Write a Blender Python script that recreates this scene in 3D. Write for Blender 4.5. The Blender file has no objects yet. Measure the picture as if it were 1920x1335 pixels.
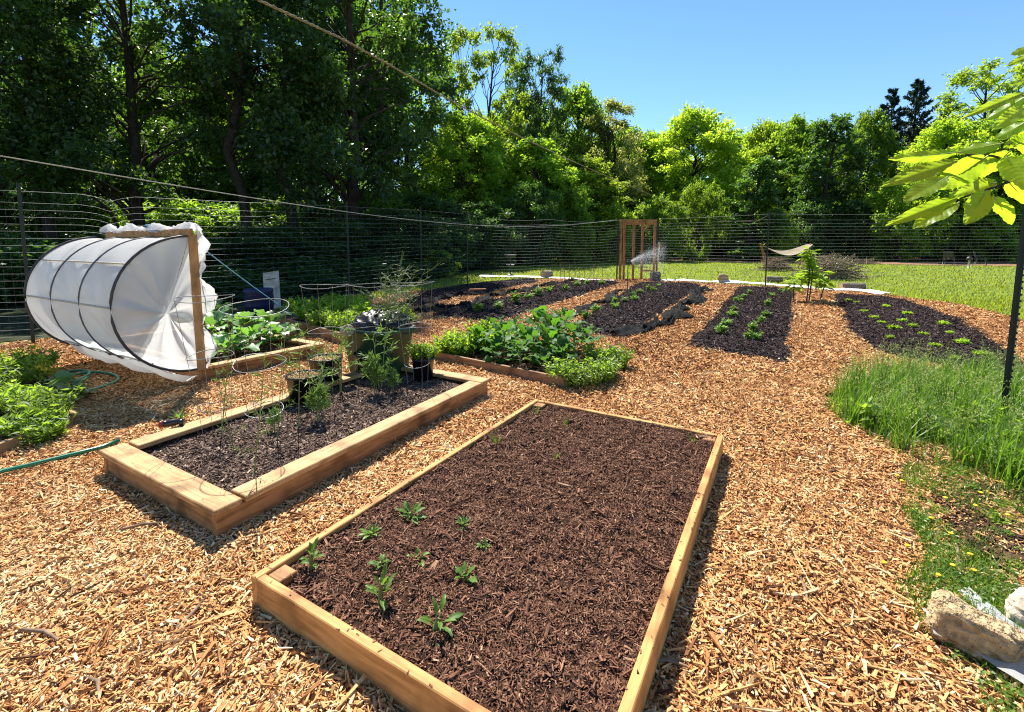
import bpy, math, random
import numpy as np
from mathutils import Vector, Matrix, Quaternion
R = math.radians
scene = bpy.context.scene
# ------------------------------------------------------------------ camera
FPX, CXP, CYP, CAMH = 870.0, 960.0, 545.0, 1.6
TH = math.atan((545 - 455) / 870.0)
cam_d = bpy.data.cameras.new('camera'); cam = bpy.data.objects.new('camera', cam_d)
scene.collection.objects.link(cam); scene.camera = cam
cam.location = (0, 0, CAMH); cam.rotation_euler = (math.pi / 2 - TH, 0, 0)
cam_d.sensor_width = 36; cam_d.lens = FPX / 1920 * 36; cam_d.shift_y = -(667.5 - CYP) / 1920
cam_d.clip_start = 0.05; cam_d.clip_end = 2000
# ------------------------------------------------------------------ sky and sun
SUN_AZ, SUN_EL = R(-20), R(54)
w = bpy.data.worlds.new('World'); scene.world = w; w.use_nodes = True
nt = w.node_tree; bg = nt.nodes['Background']
sky = nt.nodes.new('ShaderNodeTexSky'); sky.sky_type = 'NISHITA'; sky.sun_disc = False
sky.sun_elevation = SUN_EL; sky.sun_rotation = SUN_AZ; sky.air_density = 1.0; sky.dust_density = 0.0; sky.ozone_density = 4.0
hsv = nt.nodes.new('ShaderNodeHueSaturation'); hsv.inputs['Saturation'].default_value = 1.12; nt.links.new(sky.outputs[0], hsv.inputs['Color']); nt.links.new(hsv.outputs[0], bg.inputs[0]); bg.inputs[1].default_value = 0.088
sd = bpy.data.lights.new('sun', 'SUN'); sd.energy = 5.0; sd.angle = R(0.53); sd.color = (1.0, 0.95, 0.86)
so = bpy.data.objects.new('sun', sd); scene.collection.objects.link(so)
SV = Vector((math.sin(SUN_AZ) * math.cos(SUN_EL), math.cos(SUN_AZ) * math.cos(SUN_EL), math.sin(SUN_EL)))
so.rotation_euler = SV.to_track_quat('Z', 'Y').to_euler()
scene.view_settings.view_transform = 'Standard'; scene.view_settings.look = 'None'
scene.view_settings.exposure = 1.28; scene.view_settings.gamma = 1.0
scene.cycles.use_denoising = True; scene.cycles.denoising_prefilter = 'NONE'; scene.cycles.denoising_input_passes = 'RGB_ALBEDO_NORMAL'; scene.cycles.use_adaptive_sampling = False; scene.cycles.filter_width = 1.1; scene.cycles.sample_clamp_indirect = 6.0; scene.cycles.max_bounces = 7; scene.cycles.diffuse_bounces = 4; scene.cycles.glossy_bounces = 2
scene.cycles.transmission_bounces = 5; scene.cycles.transparent_max_bounces = 8
# ------------------------------------------------------------------ measuring helpers
def ray(x, y):
    dx = (x - CXP) / FPX; dy = -(y - CYP) / FPX; c, s = math.cos(TH), math.sin(TH)
    return (dx, c + dy * s, -s + dy * c)
def G(x, y, z=0.0):
    r = ray(x, y); t = (z - CAMH) / r[2]
    return (r[0] * t, r[1] * t, z)
def at(x, y, Y):
    r = ray(x, y); t = Y / r[1]
    return (r[0] * t, Y, CAMH + r[2] * t)
def inpoly(px, py, poly):
    px = np.asarray(px); py = np.asarray(py); ins = np.zeros(px.shape, bool); n = len(poly)
    for i in range(n):
        x1, y1 = poly[i][:2]; x2, y2 = poly[(i + 1) % n][:2]
        if y1 == y2: continue
        ins ^= ((y1 > py) != (y2 > py)) & (px < (x2 - x1) * (py - y1) / (y2 - y1) + x1)
    return ins
_wr = np.random.default_rng(77)
_W = [(_wr.uniform(-1, 1, 2), _wr.uniform(0, 6.28)) for _ in range(24)]
def wob(x, y, f=1.0, n0=0):
    s = 0.0
    for i in range(6):
        k, p = _W[(i + n0) % 24]; fr = f * (1 + 0.75 * i)
        s = s + np.sin(fr * (k[0] * x + k[1] * y) * 2.2 + p) / (1 + 0.6 * i)
    return s / 2.4
# ------------------------------------------------------------------ mesh builder
def unit(a):
    return a / np.maximum(np.linalg.norm(a, axis=-1, keepdims=True), 1e-9)
class MB:
    def __init__(s): s.c = []; s.n = 0
    def add(s, V, F, r=0.5, m=0, smooth=False):
        V = np.asarray(V, float).reshape(-1, 3); F = np.asarray(F, int)
        rr = np.full(len(V), r, float) if np.isscalar(r) else np.asarray(r, float)
        s.c.append((V, F + s.n, rr, m, smooth)); s.n += len(V)
    def box(s, c, size, rz=0.0, m=0, r=None, rot=None, bev=0.0):
        hx, hy, hz = [q / 2 for q in size]
        if rot is None: rot = Matrix.Rotation(rz, 3, 'Z')
        A = np.array(rot)
        if bev <= 0:
            V = np.array([(x, y, z) for z in (-hz, hz) for y in (-hy, hy) for x in (-hx, hx)])
            F = [(0, 2, 3, 1), (4, 5, 7, 6), (0, 1, 5, 4), (2, 6, 7, 3), (0, 4, 6, 2), (1, 3, 7, 5)]
            s.add(V @ A.T + np.array(c), F, random.random() if r is None else r, m); return
        b = bev; V = []; idx = {}
        for sx in (-1, 1):
            for sy in (-1, 1):
                for sz in (-1, 1):
                    for ax in range(3):
                        p = [sx * (hx - b), sy * (hy - b), sz * (hz - b)]
                        p[ax] = (sx * hx, sy * hy, sz * hz)[ax]
                        idx[(sx, sy, sz, ax)] = len(V); V.append(p)
        F4 = []; F3 = []
        for ax in range(3):
            o1, o2 = [(1, 2), (2, 0), (0, 1)][ax]
            for sg in (-1, 1):
                q = []
                for a, bb in ((-1, -1), (1, -1), (1, 1), (-1, 1)):
                    k = [0, 0, 0]; k[ax] = sg; k[o1] = a; k[o2] = bb; q.append(idx[(*k, ax)])
                F4.append(q if sg > 0 else q[::-1])
            for a in (-1, 1):
                for bb in (-1, 1):
                    k1 = [0, 0, 0]; k1[ax] = -1; k1[o1] = a; k1[o2] = bb
                    k2 = list(k1); k2[ax] = 1
                    q = [idx[(*k1, o1)], idx[(*k2, o1)], idx[(*k2, o2)], idx[(*k1, o2)]]
                    F4.append(q if a * bb < 0 else q[::-1])
        for sx in (-1, 1):
            for sy in (-1, 1):
                for sz in (-1, 1):
                    q = [idx[(sx, sy, sz, 0)], idx[(sx, sy, sz, 1)], idx[(sx, sy, sz, 2)]]
                    F3.append(q if sx * sy * sz > 0 else q[::-1])
        V = np.array(V) @ A.T + np.array(c); rr = random.random() if r is None else r
        s.add(V, F4, rr, m); n0 = s.n - len(V)
        s.c.append((np.zeros((0, 3)), np.array(F3) + n0, np.zeros(0), m, False))
    def board(s, p, q, wid, hgt, m=0, bev=0.004, r=None):      # a board from p to q, its middle line
        p = Vector(p); q = Vector(q); d = q - p; L = d.length; x = d.normalized()
        y = Vector((0, 0, 1)).cross(x)
        if y.length < 1e-4: y = Vector((0, 1, 0))
        y.normalize(); z = x.cross(y)
        s.box((p + q) / 2, (L, wid, hgt), m=m, rot=Matrix((x, y, z)).transposed(), bev=bev, r=r)
    def tube(s, pts, rad, n=6, m=0, r=0.5, closed=False, cap=True):
        P = np.array(pts, float); k = len(P)
        rad = np.full(k, rad) if np.isscalar(rad) else np.array(rad, float)
        if closed: T = np.roll(P, -1, 0) - np.roll(P, 1, 0)
        else: T = np.gradient(P, axis=0)
        T = unit(T); ref = np.array([0, 0, 1.0]) if abs(T[:, 2]).mean() < 0.8 else np.array([1.0, 0, 0])
        A = unit(np.cross(T, ref)); B = np.cross(T, A)
        an = np.arange(n) * 2 * math.pi / n
        V = P[:, None] + rad[:, None, None] * (np.cos(an)[None, :, None] * A[:, None] + np.sin(an)[None, :, None] * B[:, None])
        F = []; kk = k if closed else k - 1
        i, j = np.meshgrid(np.arange(kk), np.arange(n), indexing='ij'); i = i.ravel(); j = j.ravel(); i2 = (i + 1) % k; j2 = (j + 1) % n
        F = np.stack([i * n + j, i * n + j2, i2 * n + j2, i2 * n + j], 1)
        s.add(V.reshape(-1, 3), F, r, m, True)
        if cap and not closed and n > 2:
            n0 = s.n - k * n
            s.c.append((np.zeros((0, 3)), np.array([[n0 + q for q in range(n)]]), np.zeros(0), m, False))
            s.c.append((np.zeros((0, 3)), np.array([[n0 + (k - 1) * n + q for q in range(n)][::-1]]), np.zeros(0), m, False))
    def grid(s, V, nu, nv, m=0, r=0.5, smooth=True, wrap=False):
        i, j = np.meshgrid(np.arange(nu - 1), np.arange(nv if wrap else nv - 1), indexing='ij'); i = i.ravel(); j = j.ravel(); j2 = (j + 1) % nv
        s.add(V, np.stack([i * nv + j, i * nv + j2, (i + 1) * nv + j2, (i + 1) * nv + j], 1), r, m, smooth)
    def lathe(s, prof, c=(0, 0, 0), n=24, m=0, r=0.5):
        an = np.arange(n) * 2 * math.pi / n
        V = np.array([[(c[0] + q * math.cos(a), c[1] + q * math.sin(a), c[2] + z) for a in an] for q, z in prof])
        s.grid(V.reshape(-1, 3), len(prof), n, m, r, True, True)
    def leaves(s, pos, d, nrm, L, W, rnd, fold=0.18, m=0):      # one folded diamond per leaf
        d = unit(d); sd_ = unit(np.cross(d, nrm)); up = np.cross(sd_, d)
        L = np.broadcast_to(np.asarray(L, float), len(pos))[:, None]; W = np.broadcast_to(np.asarray(W, float), len(pos))[:, None]
        p1 = pos + d * L * 0.45 + sd_ * W * 0.5 + up * W * fold; p3 = pos + d * L * 0.45 - sd_ * W * 0.5 + up * W * fold
        V = np.stack([pos, p1, pos + d * L, p3], 1).reshape(-1, 3)
        s.add(V, np.arange(len(pos) * 4).reshape(-1, 4), np.repeat(rnd, 4), m)
    def scatter(s, TV, TF, pos, rot, scl, rnd, m=0):             # N copies of a template
        N = len(pos); k = len(TV)
        V = np.einsum('nij,nkj->nki', rot, TV[None] * scl[:, None, :]) + pos[:, None]
        F = (np.asarray(TF)[None] + (np.arange(N) * k)[:, None, None]).reshape(-1, len(TF[0]))
        s.add(V.reshape(-1, 3), F, np.repeat(rnd, k), m)
    def mesh(s, name, mats):
        me = bpy.data.meshes.new(name)
        V = np.concatenate([c[0] for c in s.c]); me.vertices.add(len(V)); me.vertices.foreach_set('co', V.ravel())
        li = np.concatenate([c[1].ravel() for c in s.c]); tot = np.concatenate([np.full(len(c[1]), c[1].shape[1]) for c in s.c])
        me.loops.add(len(li)); me.loops.foreach_set('vertex_index', li.astype(np.int32))
        st = np.concatenate([[0], np.cumsum(tot)[:-1]]); me.polygons.add(len(tot))
        me.polygons.foreach_set('loop_start', st.astype(np.int32))
        try: me.polygons.foreach_set('loop_total', tot.astype(np.int32))
        except Exception: pass
        me.polygons.foreach_set('material_index', np.concatenate([np.full(len(c[1]), c[3]) for c in s.c]).astype(np.int32))
        me.polygons.foreach_set('use_smooth', np.concatenate([np.full(len(c[1]), c[4]) for c in s.c]))
        a = me.attributes.new('rnd', 'FLOAT', 'POINT'); a.data.foreach_set('value', np.concatenate([c[2] for c in s.c]))
        for mt in (mats if isinstance(mats, (list, tuple)) else [mats]): me.materials.append(mt)
        me.update(calc_edges=True); me.validate(); return me
    def build(s, name, mats, parent=None):
        o = bpy.data.objects.new(name, s.mesh(name, mats)); scene.collection.objects.link(o)
        if parent: o.parent = parent
        return o
def tag(o, label=None, cat=None, group=None, kind=None):
    if label: o['label'] = label
    if cat: o['category'] = cat
    if group: o['group'] = group
    if kind: o['kind'] = kind
    return o
def thing(name, label, cat, loc=(0, 0, 0), rz=0.0, group=None):
    o = bpy.data.objects.new(name, None); scene.collection.objects.link(o); o.empty_display_size = 0.1
    o.location = loc; o.rotation_euler = (0, 0, rz); return tag(o, label, cat, group)
def part(name, me, parent):
    o = bpy.data.objects.new(name, me); scene.collection.objects.link(o); o.parent = parent; return o
def dup(root, loc, rz=0.0, scl=1.0, label=None, group=None, tilt=(0, 0)):
    c = root.copy(); scene.collection.objects.link(c); c.location = loc; c.rotation_euler = (tilt[0], tilt[1], rz)
    c.scale = (scl, scl, scl) if np.isscalar(scl) else scl
    if label: c['label'] = label
    if group: c['group'] = group
    for ch in list(root.children):
        k = ch.copy(); scene.collection.objects.link(k); k.parent = c
    return c
def structure(name, mb, mats, label):
    return tag(mb.build(name, mats), label, None, None, 'structure')
# ------------------------------------------------------------------ materials
def newmat(name):
    m = bpy.data.materials.new(name); m.use_nodes = True; t = m.node_tree
    for n in list(t.nodes): t.nodes.remove(n)
    out = t.nodes.new('ShaderNodeOutputMaterial'); return m, t, out
def nd(t, ty, **k):
    n = t.nodes.new(ty)
    for a, b in k.items():
        if a.startswith('_'): n.inputs[a[1:].replace('__', ' ')].default_value = b
        else: setattr(n, a, b)
    return n
def ramp(t, fac, cols):
    r = t.nodes.new('ShaderNodeValToRGB'); e = r.color_ramp.elements
    while len(e) < len(cols): e.new(0.5)
    for i, (p, c) in enumerate(cols): e[i].position = p; e[i].color = (*c, 1)
    t.links.new(fac, r.inputs[0]); return r.outputs[0]
def mix(t, fac, a, b, mode='MIX'):
    n = t.nodes.new('ShaderNodeMix'); n.data_type = 'RGBA'; n.blend_type = mode
    for v, i in ((fac, 0), (a, 6), (b, 7)):
        if hasattr(v, 'links'): t.links.new(v, n.inputs[i])
        else: n.inputs[i].default_value = v if i == 0 else (*v, 1)
    return n.outputs[2]
def solid(name, c, rough=0.6, spec=0.4, metal=0.0, var=0.25, scale=12.0, bump=0.0, bscale=60.0, bdist=0.02):
    m, t, out = newmat(name); p = nd(t, 'ShaderNodeBsdfPrincipled')
    co = nd(t, 'ShaderNodeTexCoord'); n = nd(t, 'ShaderNodeTexNoise'); n.inputs['Scale'].default_value = scale; n.inputs['Detail'].default_value = 5
    t.links.new(co.outputs['Object'], n.inputs['Vector'])
    c2 = tuple(q * (1 - var) for q in c); c3 = tuple(min(1, q * (1 + var * 0.6)) for q in c)
    t.links.new(ramp(t, n.outputs[0], [(0.3, c2), (0.7, c3)]), p.inputs['Base Color'])
    p.inputs['Roughness'].default_value = rough; p.inputs['Specular IOR Level'].default_value = spec; p.inputs['Metallic'].default_value = metal
    if bump:
        n2 = nd(t, 'ShaderNodeTexNoise'); n2.inputs['Scale'].default_value = bscale; n2.inputs['Detail'].default_value = 6
        t.links.new(co.outputs['Object'], n2.inputs['Vector'])
        b = nd(t, 'ShaderNodeBump'); b.inputs['Strength'].default_value = bump; b.inputs['Distance'].default_value = bdist
        t.links.new(n2.outputs[0], b.inputs['Height']); t.links.new(b.outputs[0], p.inputs['Normal'])
    t.links.new(p.outputs[0], out.inputs[0]); return m
def leafmat(name, cols, tcol, tfac=0.45, rough=0.5, spec=0.35, bump=0.0):
    m, t, out = newmat(name); p = nd(t, 'ShaderNodeBsdfPrincipled'); tr = nd(t, 'ShaderNodeBsdfTranslucent')
    at_ = nd(t, 'ShaderNodeAttribute', attribute_name='rnd'); oi = nd(t, 'ShaderNodeObjectInfo')
    k = len(cols); c = ramp(t, at_.outputs['Fac'], [(i / max(1, k - 1), q) for i, q in enumerate(cols)])
    hs = nd(t, 'ShaderNodeHueSaturation'); mr = nd(t, 'ShaderNodeMapRange'); mr.inputs['To Min'].default_value = 0.75; mr.inputs['To Max'].default_value = 1.25
    t.links.new(oi.outputs['Random'], mr.inputs['Value']); t.links.new(mr.outputs[0], hs.inputs['Value']); t.links.new(c, hs.inputs['Color'])
    t.links.new(hs.outputs[0], p.inputs['Base Color'])
    hs2 = nd(t, 'ShaderNodeHueSaturation'); t.links.new(mr.outputs[0], hs2.inputs['Value'])
    t.links.new(ramp(t, at_.outputs['Fac'], [(0, tuple(q * 0.75 for q in tcol)), (1, tuple(min(1, q * 1.25) for q in tcol))]), hs2.inputs['Color'])
    t.links.new(hs2.outputs[0], tr.inputs[0])
    p.inputs['Roughness'].default_value = rough; p.inputs['Specular IOR Level'].default_value = spec
    mx = nd(t, 'ShaderNodeMixShader'); mx.inputs[0].default_value = tfac
    t.links.new(p.outputs[0], mx.inputs[1]); t.links.new(tr.outputs[0], mx.inputs[2]); t.links.new(mx.outputs[0], out.inputs[0]); return m
def shredmat(name, cols, rough=0.8, spec=0.2):                # one shade per chip or shred
    m, t, out = newmat(name); p = nd(t, 'ShaderNodeBsdfPrincipled'); at_ = nd(t, 'ShaderNodeAttribute', attribute_name='rnd')
    co = nd(t, 'ShaderNodeTexCoord'); n = nd(t, 'ShaderNodeTexNoise'); n.inputs['Scale'].default_value = 90; n.inputs['Detail'].default_value = 3
    t.links.new(co.outputs['Object'], n.inputs['Vector'])
    c = ramp(t, at_.outputs['Fac'], cols); g = ramp(t, n.outputs[0], [(0.3, (0.7, 0.66, 0.62)), (0.7, (1.1, 1.1, 1.1))])
    t.links.new(mix(t, 1.0, c, g, 'MULTIPLY'), p.inputs['Base Color'])
    p.inputs['Roughness'].default_value = rough; p.inputs['Specular IOR Level'].default_value = spec
    t.links.new(p.outputs[0], out.inputs[0]); return m
def groundmat(name, cols, scale, stretch=2.2, bump=0.6, big=None):   # litter of chips seen as cells
    m, t, out = newmat(name); p = nd(t, 'ShaderNodeBsdfPrincipled'); co = nd(t, 'ShaderNodeTexCoord')
    nz = nd(t, 'ShaderNodeTexNoise'); nz.inputs['Scale'].default_value = 3.0
    t.links.new(co.outputs['Object'], nz.inputs['Vector'])
    va = nd(t, 'ShaderNodeVectorMath', operation='MULTIPLY_ADD'); va.inputs[1].default_value = (0.25, 0.25, 0.25)
    t.links.new(nz.outputs['Color'], va.inputs[0]); t.links.new(co.outputs['Object'], va.inputs[2])
    mp = nd(t, 'ShaderNodeMapping'); mp.inputs['Scale'].default_value = (scale, scale / stretch, scale); mp.inputs['Rotation'].default_value = (0, 0, 0.6)
    t.links.new(va.outputs[0], mp.inputs['Vector'])
    vo = nd(t, 'ShaderNodeTexVoronoi'); vo.inputs['Scale'].default_value = 1.0; t.links.new(mp.outputs[0], vo.inputs['Vector'])
    sp = nd(t, 'ShaderNodeSeparateColor'); t.links.new(vo.outputs['Color'], sp.inputs[0])
    c = ramp(t, sp.outputs[0], cols)
    if big:
        n3 = nd(t, 'ShaderNodeTexNoise'); n3.inputs['Scale'].default_value = big[0]; n3.inputs['Detail'].default_value = 4
        t.links.new(co.outputs['Object'], n3.inputs['Vector'])
        c = mix(t, ramp(t, n3.outputs[0], [(0.45, (0, 0, 0)), (0.65, (1, 1, 1))]), c, big[1])
    t.links.new(c, p.inputs['Base Color']); p.inputs['Roughness'].default_value = 0.9; p.inputs['Specular IOR Level'].default_value = 0.15
    b = nd(t, 'ShaderNodeBump'); b.inputs['Strength'].default_value = bump; b.inputs['Distance'].default_value = 0.02
    t.links.new(sp.outputs[1], b.inputs['Height']); t.links.new(b.outputs[0], p.inputs['Normal'])
    t.links.new(p.outputs[0], out.inputs[0]); return m
def woodmat(name, c1, c2, sx=1.0, rough=0.7, knots=True):          # grain along the long side of the object
    m, t, out = newmat(name); p = nd(t, 'ShaderNodeBsdfPrincipled'); co = nd(t, 'ShaderNodeTexCoord'); at_ = nd(t, 'ShaderNodeAttribute', attribute_name='rnd')
    mp = nd(t, 'ShaderNodeMapping'); mp.inputs['Scale'].default_value = (1.2, 14, 14); t.links.new(co.outputs['Object'], mp.inputs['Vector'])
    cb = nd(t, 'ShaderNodeCombineXYZ'); t.links.new(at_.outputs['Fac'], cb.inputs[0]); t.links.new(at_.outputs['Fac'], cb.inputs[2])
    sc = nd(t, 'ShaderNodeVectorMath', operation='MULTIPLY_ADD'); sc.inputs[1].default_value = (9, 9, 9); t.links.new(cb.outputs[0], sc.inputs[0]); t.links.new(mp.outputs[0], sc.inputs[2])
    n = nd(t, 'ShaderNodeTexNoise'); n.inputs['Scale'].default_value = 2.2 * sx; n.inputs['Detail'].default_value = 7; n.inputs['Distortion'].default_value = 1.2
    t.links.new(sc.outputs[0], n.inputs['Vector'])
    c = ramp(t, n.outputs[0], [(0.25, tuple(q * 0.9 for q in c1)), (0.40, tuple((q + p_) / 2 for q, p_ in zip(c1, c2))), (0.55, c2), (0.72, tuple(min(1, q * 1.15) for q in c2))])
    n2 = nd(t, 'ShaderNodeTexNoise'); n2.inputs['Scale'].default_value = 5; n2.inputs['Detail'].default_value = 6; t.links.new(co.outputs['Object'], n2.inputs['Vector'])
    c = mix(t, ramp(t, n2.outputs[0], [(0.48, (0, 0, 0)), (0.70, (0.75, 0.75, 0.75))]), c, tuple(q * 0.5 for q in c1))
    if knots:
        vo = nd(t, 'ShaderNodeTexVoronoi'); vo.inputs['Scale'].default_value = 3.2; t.links.new(co.outputs['Object'], vo.inputs['Vector'])
        c = mix(t, ramp(t, vo.outputs['Distance'], [(0.045, (0.8, 0.8, 0.8)), (0.075, (0, 0, 0))]), c, tuple(q * 0.3 for q in c1))
    t.links.new(c, p.inputs['Base Color']); p.inputs['Roughness'].default_value = rough; p.inputs['Specular IOR Level'].default_value = 0.25
    b = nd(t, 'ShaderNodeBump'); b.inputs['Strength'].default_value = 0.25; b.inputs['Distance'].default_value = 0.004
    t.links.new(n.outputs[0], b.inputs['Height']); t.links.new(b.outputs[0], p.inputs['Normal'])
    t.links.new(p.outputs[0], out.inputs[0]); return m
CHIP = [(0.0, (0.07, 0.026, 0.011)), (0.12, (0.30, 0.125, 0.044)), (0.38, (0.54, 0.265, 0.092)), (0.68, (0.66, 0.39, 0.155)), (1.0, (0.80, 0.63, 0.37))]
CHIPF = [(0.0, (0.12, 0.05, 0.02)), (0.15, (0.28, 0.12, 0.045)), (0.5, (0.42, 0.205, 0.075)), (0.8, (0.50, 0.28, 0.11)), (1.0, (0.62, 0.43, 0.22))]
M = {}
M['chips'] = shredmat('wood_chip', CHIP); M['chip_ground'] = groundmat('chip_ground', CHIPF, 34, 2.2, 0.8, (0.6, (0.32, 0.15, 0.06)))
M['mulch'] = shredmat('brown_mulch', [(0, (0.03, 0.012, 0.007)), (0.45, (0.165, 0.075, 0.042)), (0.85, (0.28, 0.138, 0.080)), (1, (0.40, 0.25, 0.15))])
M['soil'] = solid('dark_soil', (0.035, 0.017, 0.011), 0.95, 0.1, var=0.4, scale=30, bump=0.6)
M['grey_mulch'] = shredmat('grey_brown_mulch', [(0, (0.02, 0.013, 0.010)), (0.4, (0.10, 0.060, 0.042)), (0.8, (0.24, 0.155, 0.11)), (1, (0.50, 0.38, 0.27))])
M['black_mulch'] = shredmat('black_mulch', [(0, (0.010, 0.007, 0.007)), (0.5, (0.044, 0.029, 0.027)), (0.85, (0.115, 0.078, 0.072)), (1, (0.26, 0.185, 0.15))], 0.9, 0.12)
M['black_soil'] = solid('black_soil', (0.020, 0.015, 0.017), 0.9, 0.2, var=0.5, scale=25, bump=0.6)
M['lawn'] = groundmat('lawn_ground', [(0, (0.05, 0.075, 0.015)), (0.5, (0.13, 0.18, 0.025)), (1, (0.24, 0.29, 0.05))], 22, 1.3, 0.5, (0.5, (0.10, 0.15, 0.022)))
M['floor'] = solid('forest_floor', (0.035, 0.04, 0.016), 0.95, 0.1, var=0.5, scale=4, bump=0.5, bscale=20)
M['strip'] = groundmat('brown_strip', [(0, (0.10, 0.05, 0.03)), (0.6, (0.24, 0.125, 0.07)), (1, (0.34, 0.2, 0.12))], 14, 1.5, 0.6)
M['dirt'] = solid('bare_dirt', (0.085, 0.048, 0.028), 0.95, 0.1, var=0.5, scale=14, bump=0.8, bscale=40)
M['pine'] = woodmat('pine_board', (0.34, 0.145, 0.042), (0.54, 0.275, 0.092)); M['oldpine'] = woodmat('weathered_board', (0.14, 0.066, 0.024), (0.36, 0.185, 0.072))
M['capwood'] = woodmat('cap_board', (0.25, 0.135, 0.052), (0.47, 0.29, 0.13)); M['redwood'] = woodmat('red_cedar', (0.20, 0.075, 0.03), (0.36, 0.15, 0.065))
M['greyboard'] = woodmat('grey_board', (0.34, 0.29, 0.22), (0.55, 0.49, 0.39)); M['darkboard'] = woodmat('dark_board', (0.17, 0.095, 0.05), (0.32, 0.19, 0.10))
M['bark'] = solid('bark', (0.045, 0.036, 0.028), 0.95, 0.1, var=0.5, scale=8, bump=0.9, bscale=25); M['plainwood'] = solid('plain_post', (0.40, 0.22, 0.09), 0.8, 0.2, var=0.4, scale=7); M['log'] = solid('log_bark', (0.22, 0.17, 0.12), 0.9, 0.15, var=0.5, scale=20, bump=0.8)
M['logend'] = solid('log_end', (0.42, 0.28, 0.15), 0.9, 0.15, var=0.4, scale=30)
M['wire'] = solid('galvanised_wire', (0.24, 0.245, 0.245), 0.4, 0.5, 0.5, 0.1); M['fwire'] = solid('fence_wire', (0.24, 0.25, 0.25), 0.55, 0.4, 0.2, 0.1)
M['post'] = solid('post_green', (0.012, 0.02, 0.016), 0.5, 0.4, 0.0, 0.3); M['rope'] = solid('rope', (0.62, 0.58, 0.48), 0.9, 0.2, var=0.25, scale=90, bump=0.8, bscale=300)
M['tanrope'] = solid('tan_rope', (0.36, 0.29, 0.20), 0.9, 0.2, var=0.35, scale=90, bump=0.8, bscale=300); M['blue_rope'] = solid('blue_twine', (0.12, 0.35, 0.55), 0.7, 0.3); M['hose'] = solid('green_hose', (0.015, 0.17, 0.085), 0.35, 0.5, var=0.15)
M['blue'] = solid('blue_plastic', (0.006, 0.014, 0.06), 0.45, 0.4, var=0.2); M['bin'] = solid('bin_plastic', (0.016, 0.060, 0.028), 0.5, 0.4, var=0.2, scale=5)
M['black'] = solid('black_plastic', (0.010, 0.010, 0.011), 0.32, 0.5, var=0.2, bump=0.2, bscale=30); M['bag'] = solid('bag_plastic', (0.007, 0.007, 0.008), 0.36, 0.35, bump=0.4, bscale=20); M['sheet'] = solid('weed_sheet', (0.008, 0.008, 0.008), 0.75, 0.06, var=0.3, bump=0.5, bscale=18)
M['hoop'] = solid('hoop_pipe', (0.045, 0.04, 0.045), 0.5, 0.4); M['hoopgrey'] = solid('hoop_grey', (0.11, 0.105, 0.12), 0.5, 0.4); M['red'] = solid('red_plastic', (0.25, 0.02, 0.02), 0.4, 0.4)
M['spool'] = solid('twine_spool', (0.42, 0.33, 0.2), 0.9, 0.1, bump=0.7, bscale=120); M['concrete'] = solid('dark_block', (0.09, 0.085, 0.08), 0.9, 0.2, bump=0.5)
M['stone'] = solid('sandstone', (0.56, 0.40, 0.22), 0.95, 0.1, var=0.55, scale=24, bump=1.0, bscale=45, bdist=0.05); M['palestone'] = solid('pale_stone', (0.5, 0.42, 0.32), 0.95, 0.1, var=0.4, scale=9, bump=0.8, bscale=25)
M['cloth'] = solid('cream_cloth', (0.30, 0.245, 0.17), 0.9, 0.1, var=0.12, scale=4); M['whitesheet'] = solid('white_sheet', (0.62, 0.62, 0.60), 0.45, 0.5, var=0.15, scale=5, bump=0.5, bscale=14)
M['straw'] = shredmat('straw', [(0, (0.25, 0.16, 0.07)), (1, (0.66, 0.5, 0.26))]); M['darkmetal'] = solid('dark_metal', (0.03, 0.03, 0.032), 0.5, 0.5); M['stick'] = solid('grey_stick', (0.22, 0.15, 0.10), 0.95, 0.1, var=0.4, scale=20)
M['yellow'] = solid('yellow_petal', (0.75, 0.55, 0.02), 0.6, 0.3); M['ybar'] = solid('yellow_paint', (0.6, 0.38, 0.04), 0.5, 0.4)
def plastic(name, base, tfac, trans, rough=0.3, bump=0.3):
    m, t, out = newmat(name); p = nd(t, 'ShaderNodeBsdfPrincipled'); tr = nd(t, 'ShaderNodeBsdfTranslucent'); tp = nd(t, 'ShaderNodeBsdfTransparent')
    co = nd(t, 'ShaderNodeTexCoord'); n = nd(t, 'ShaderNodeTexNoise'); n.inputs['Scale'].default_value = 7; n.inputs['Detail'].default_value = 5; n.inputs['Distortion'].default_value = 0.8
    mp = nd(t, 'ShaderNodeMapping'); mp.inputs['Scale'].default_value = (0.7, 2.2, 0.8); mp.inputs['Rotation'].default_value = (0.5, 0.3, 0.6)
    t.links.new(co.outputs['Object'], mp.inputs[0]); t.links.new(mp.outputs[0], n.inputs[0])
    b = nd(t, 'ShaderNodeBump'); b.inputs['Strength'].default_value = bump; b.inputs['Distance'].default_value = 0.06; t.links.new(n.outputs[0], b.inputs['Height'])
    p.inputs['Base Color'].default_value = (*base, 1); p.inputs['Roughness'].default_value = rough; p.inputs['Specular IOR Level'].default_value = 0.5
    tr.inputs[0].default_value = (*[min(1, q * 1.05) for q in base], 1)
    t.links.new(b.outputs[0], p.inputs['Normal'])
    a = nd(t, 'ShaderNodeMixShader'); a.inputs[0].default_value = tfac; t.links.new(p.outputs[0], a.inputs[1]); t.links.new(tr.outputs[0], a.inputs[2])
    c = nd(t, 'ShaderNodeMixShader'); c.inputs[0].default_value = trans; t.links.new(a.outputs[0], c.inputs[1]); t.links.new(tp.outputs[0], c.inputs[2])
    t.links.new(c.outputs[0], out.inputs[0]); return m
M['poly'] = plastic('greenhouse_plastic', (0.66, 0.665, 0.665), 0.5, 0.04, 0.4, 0.10); M['polyclear'] = plastic('clear_plastic', (0.66, 0.67, 0.68), 0.52, 0.20, 0.3, 0.2)
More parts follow.
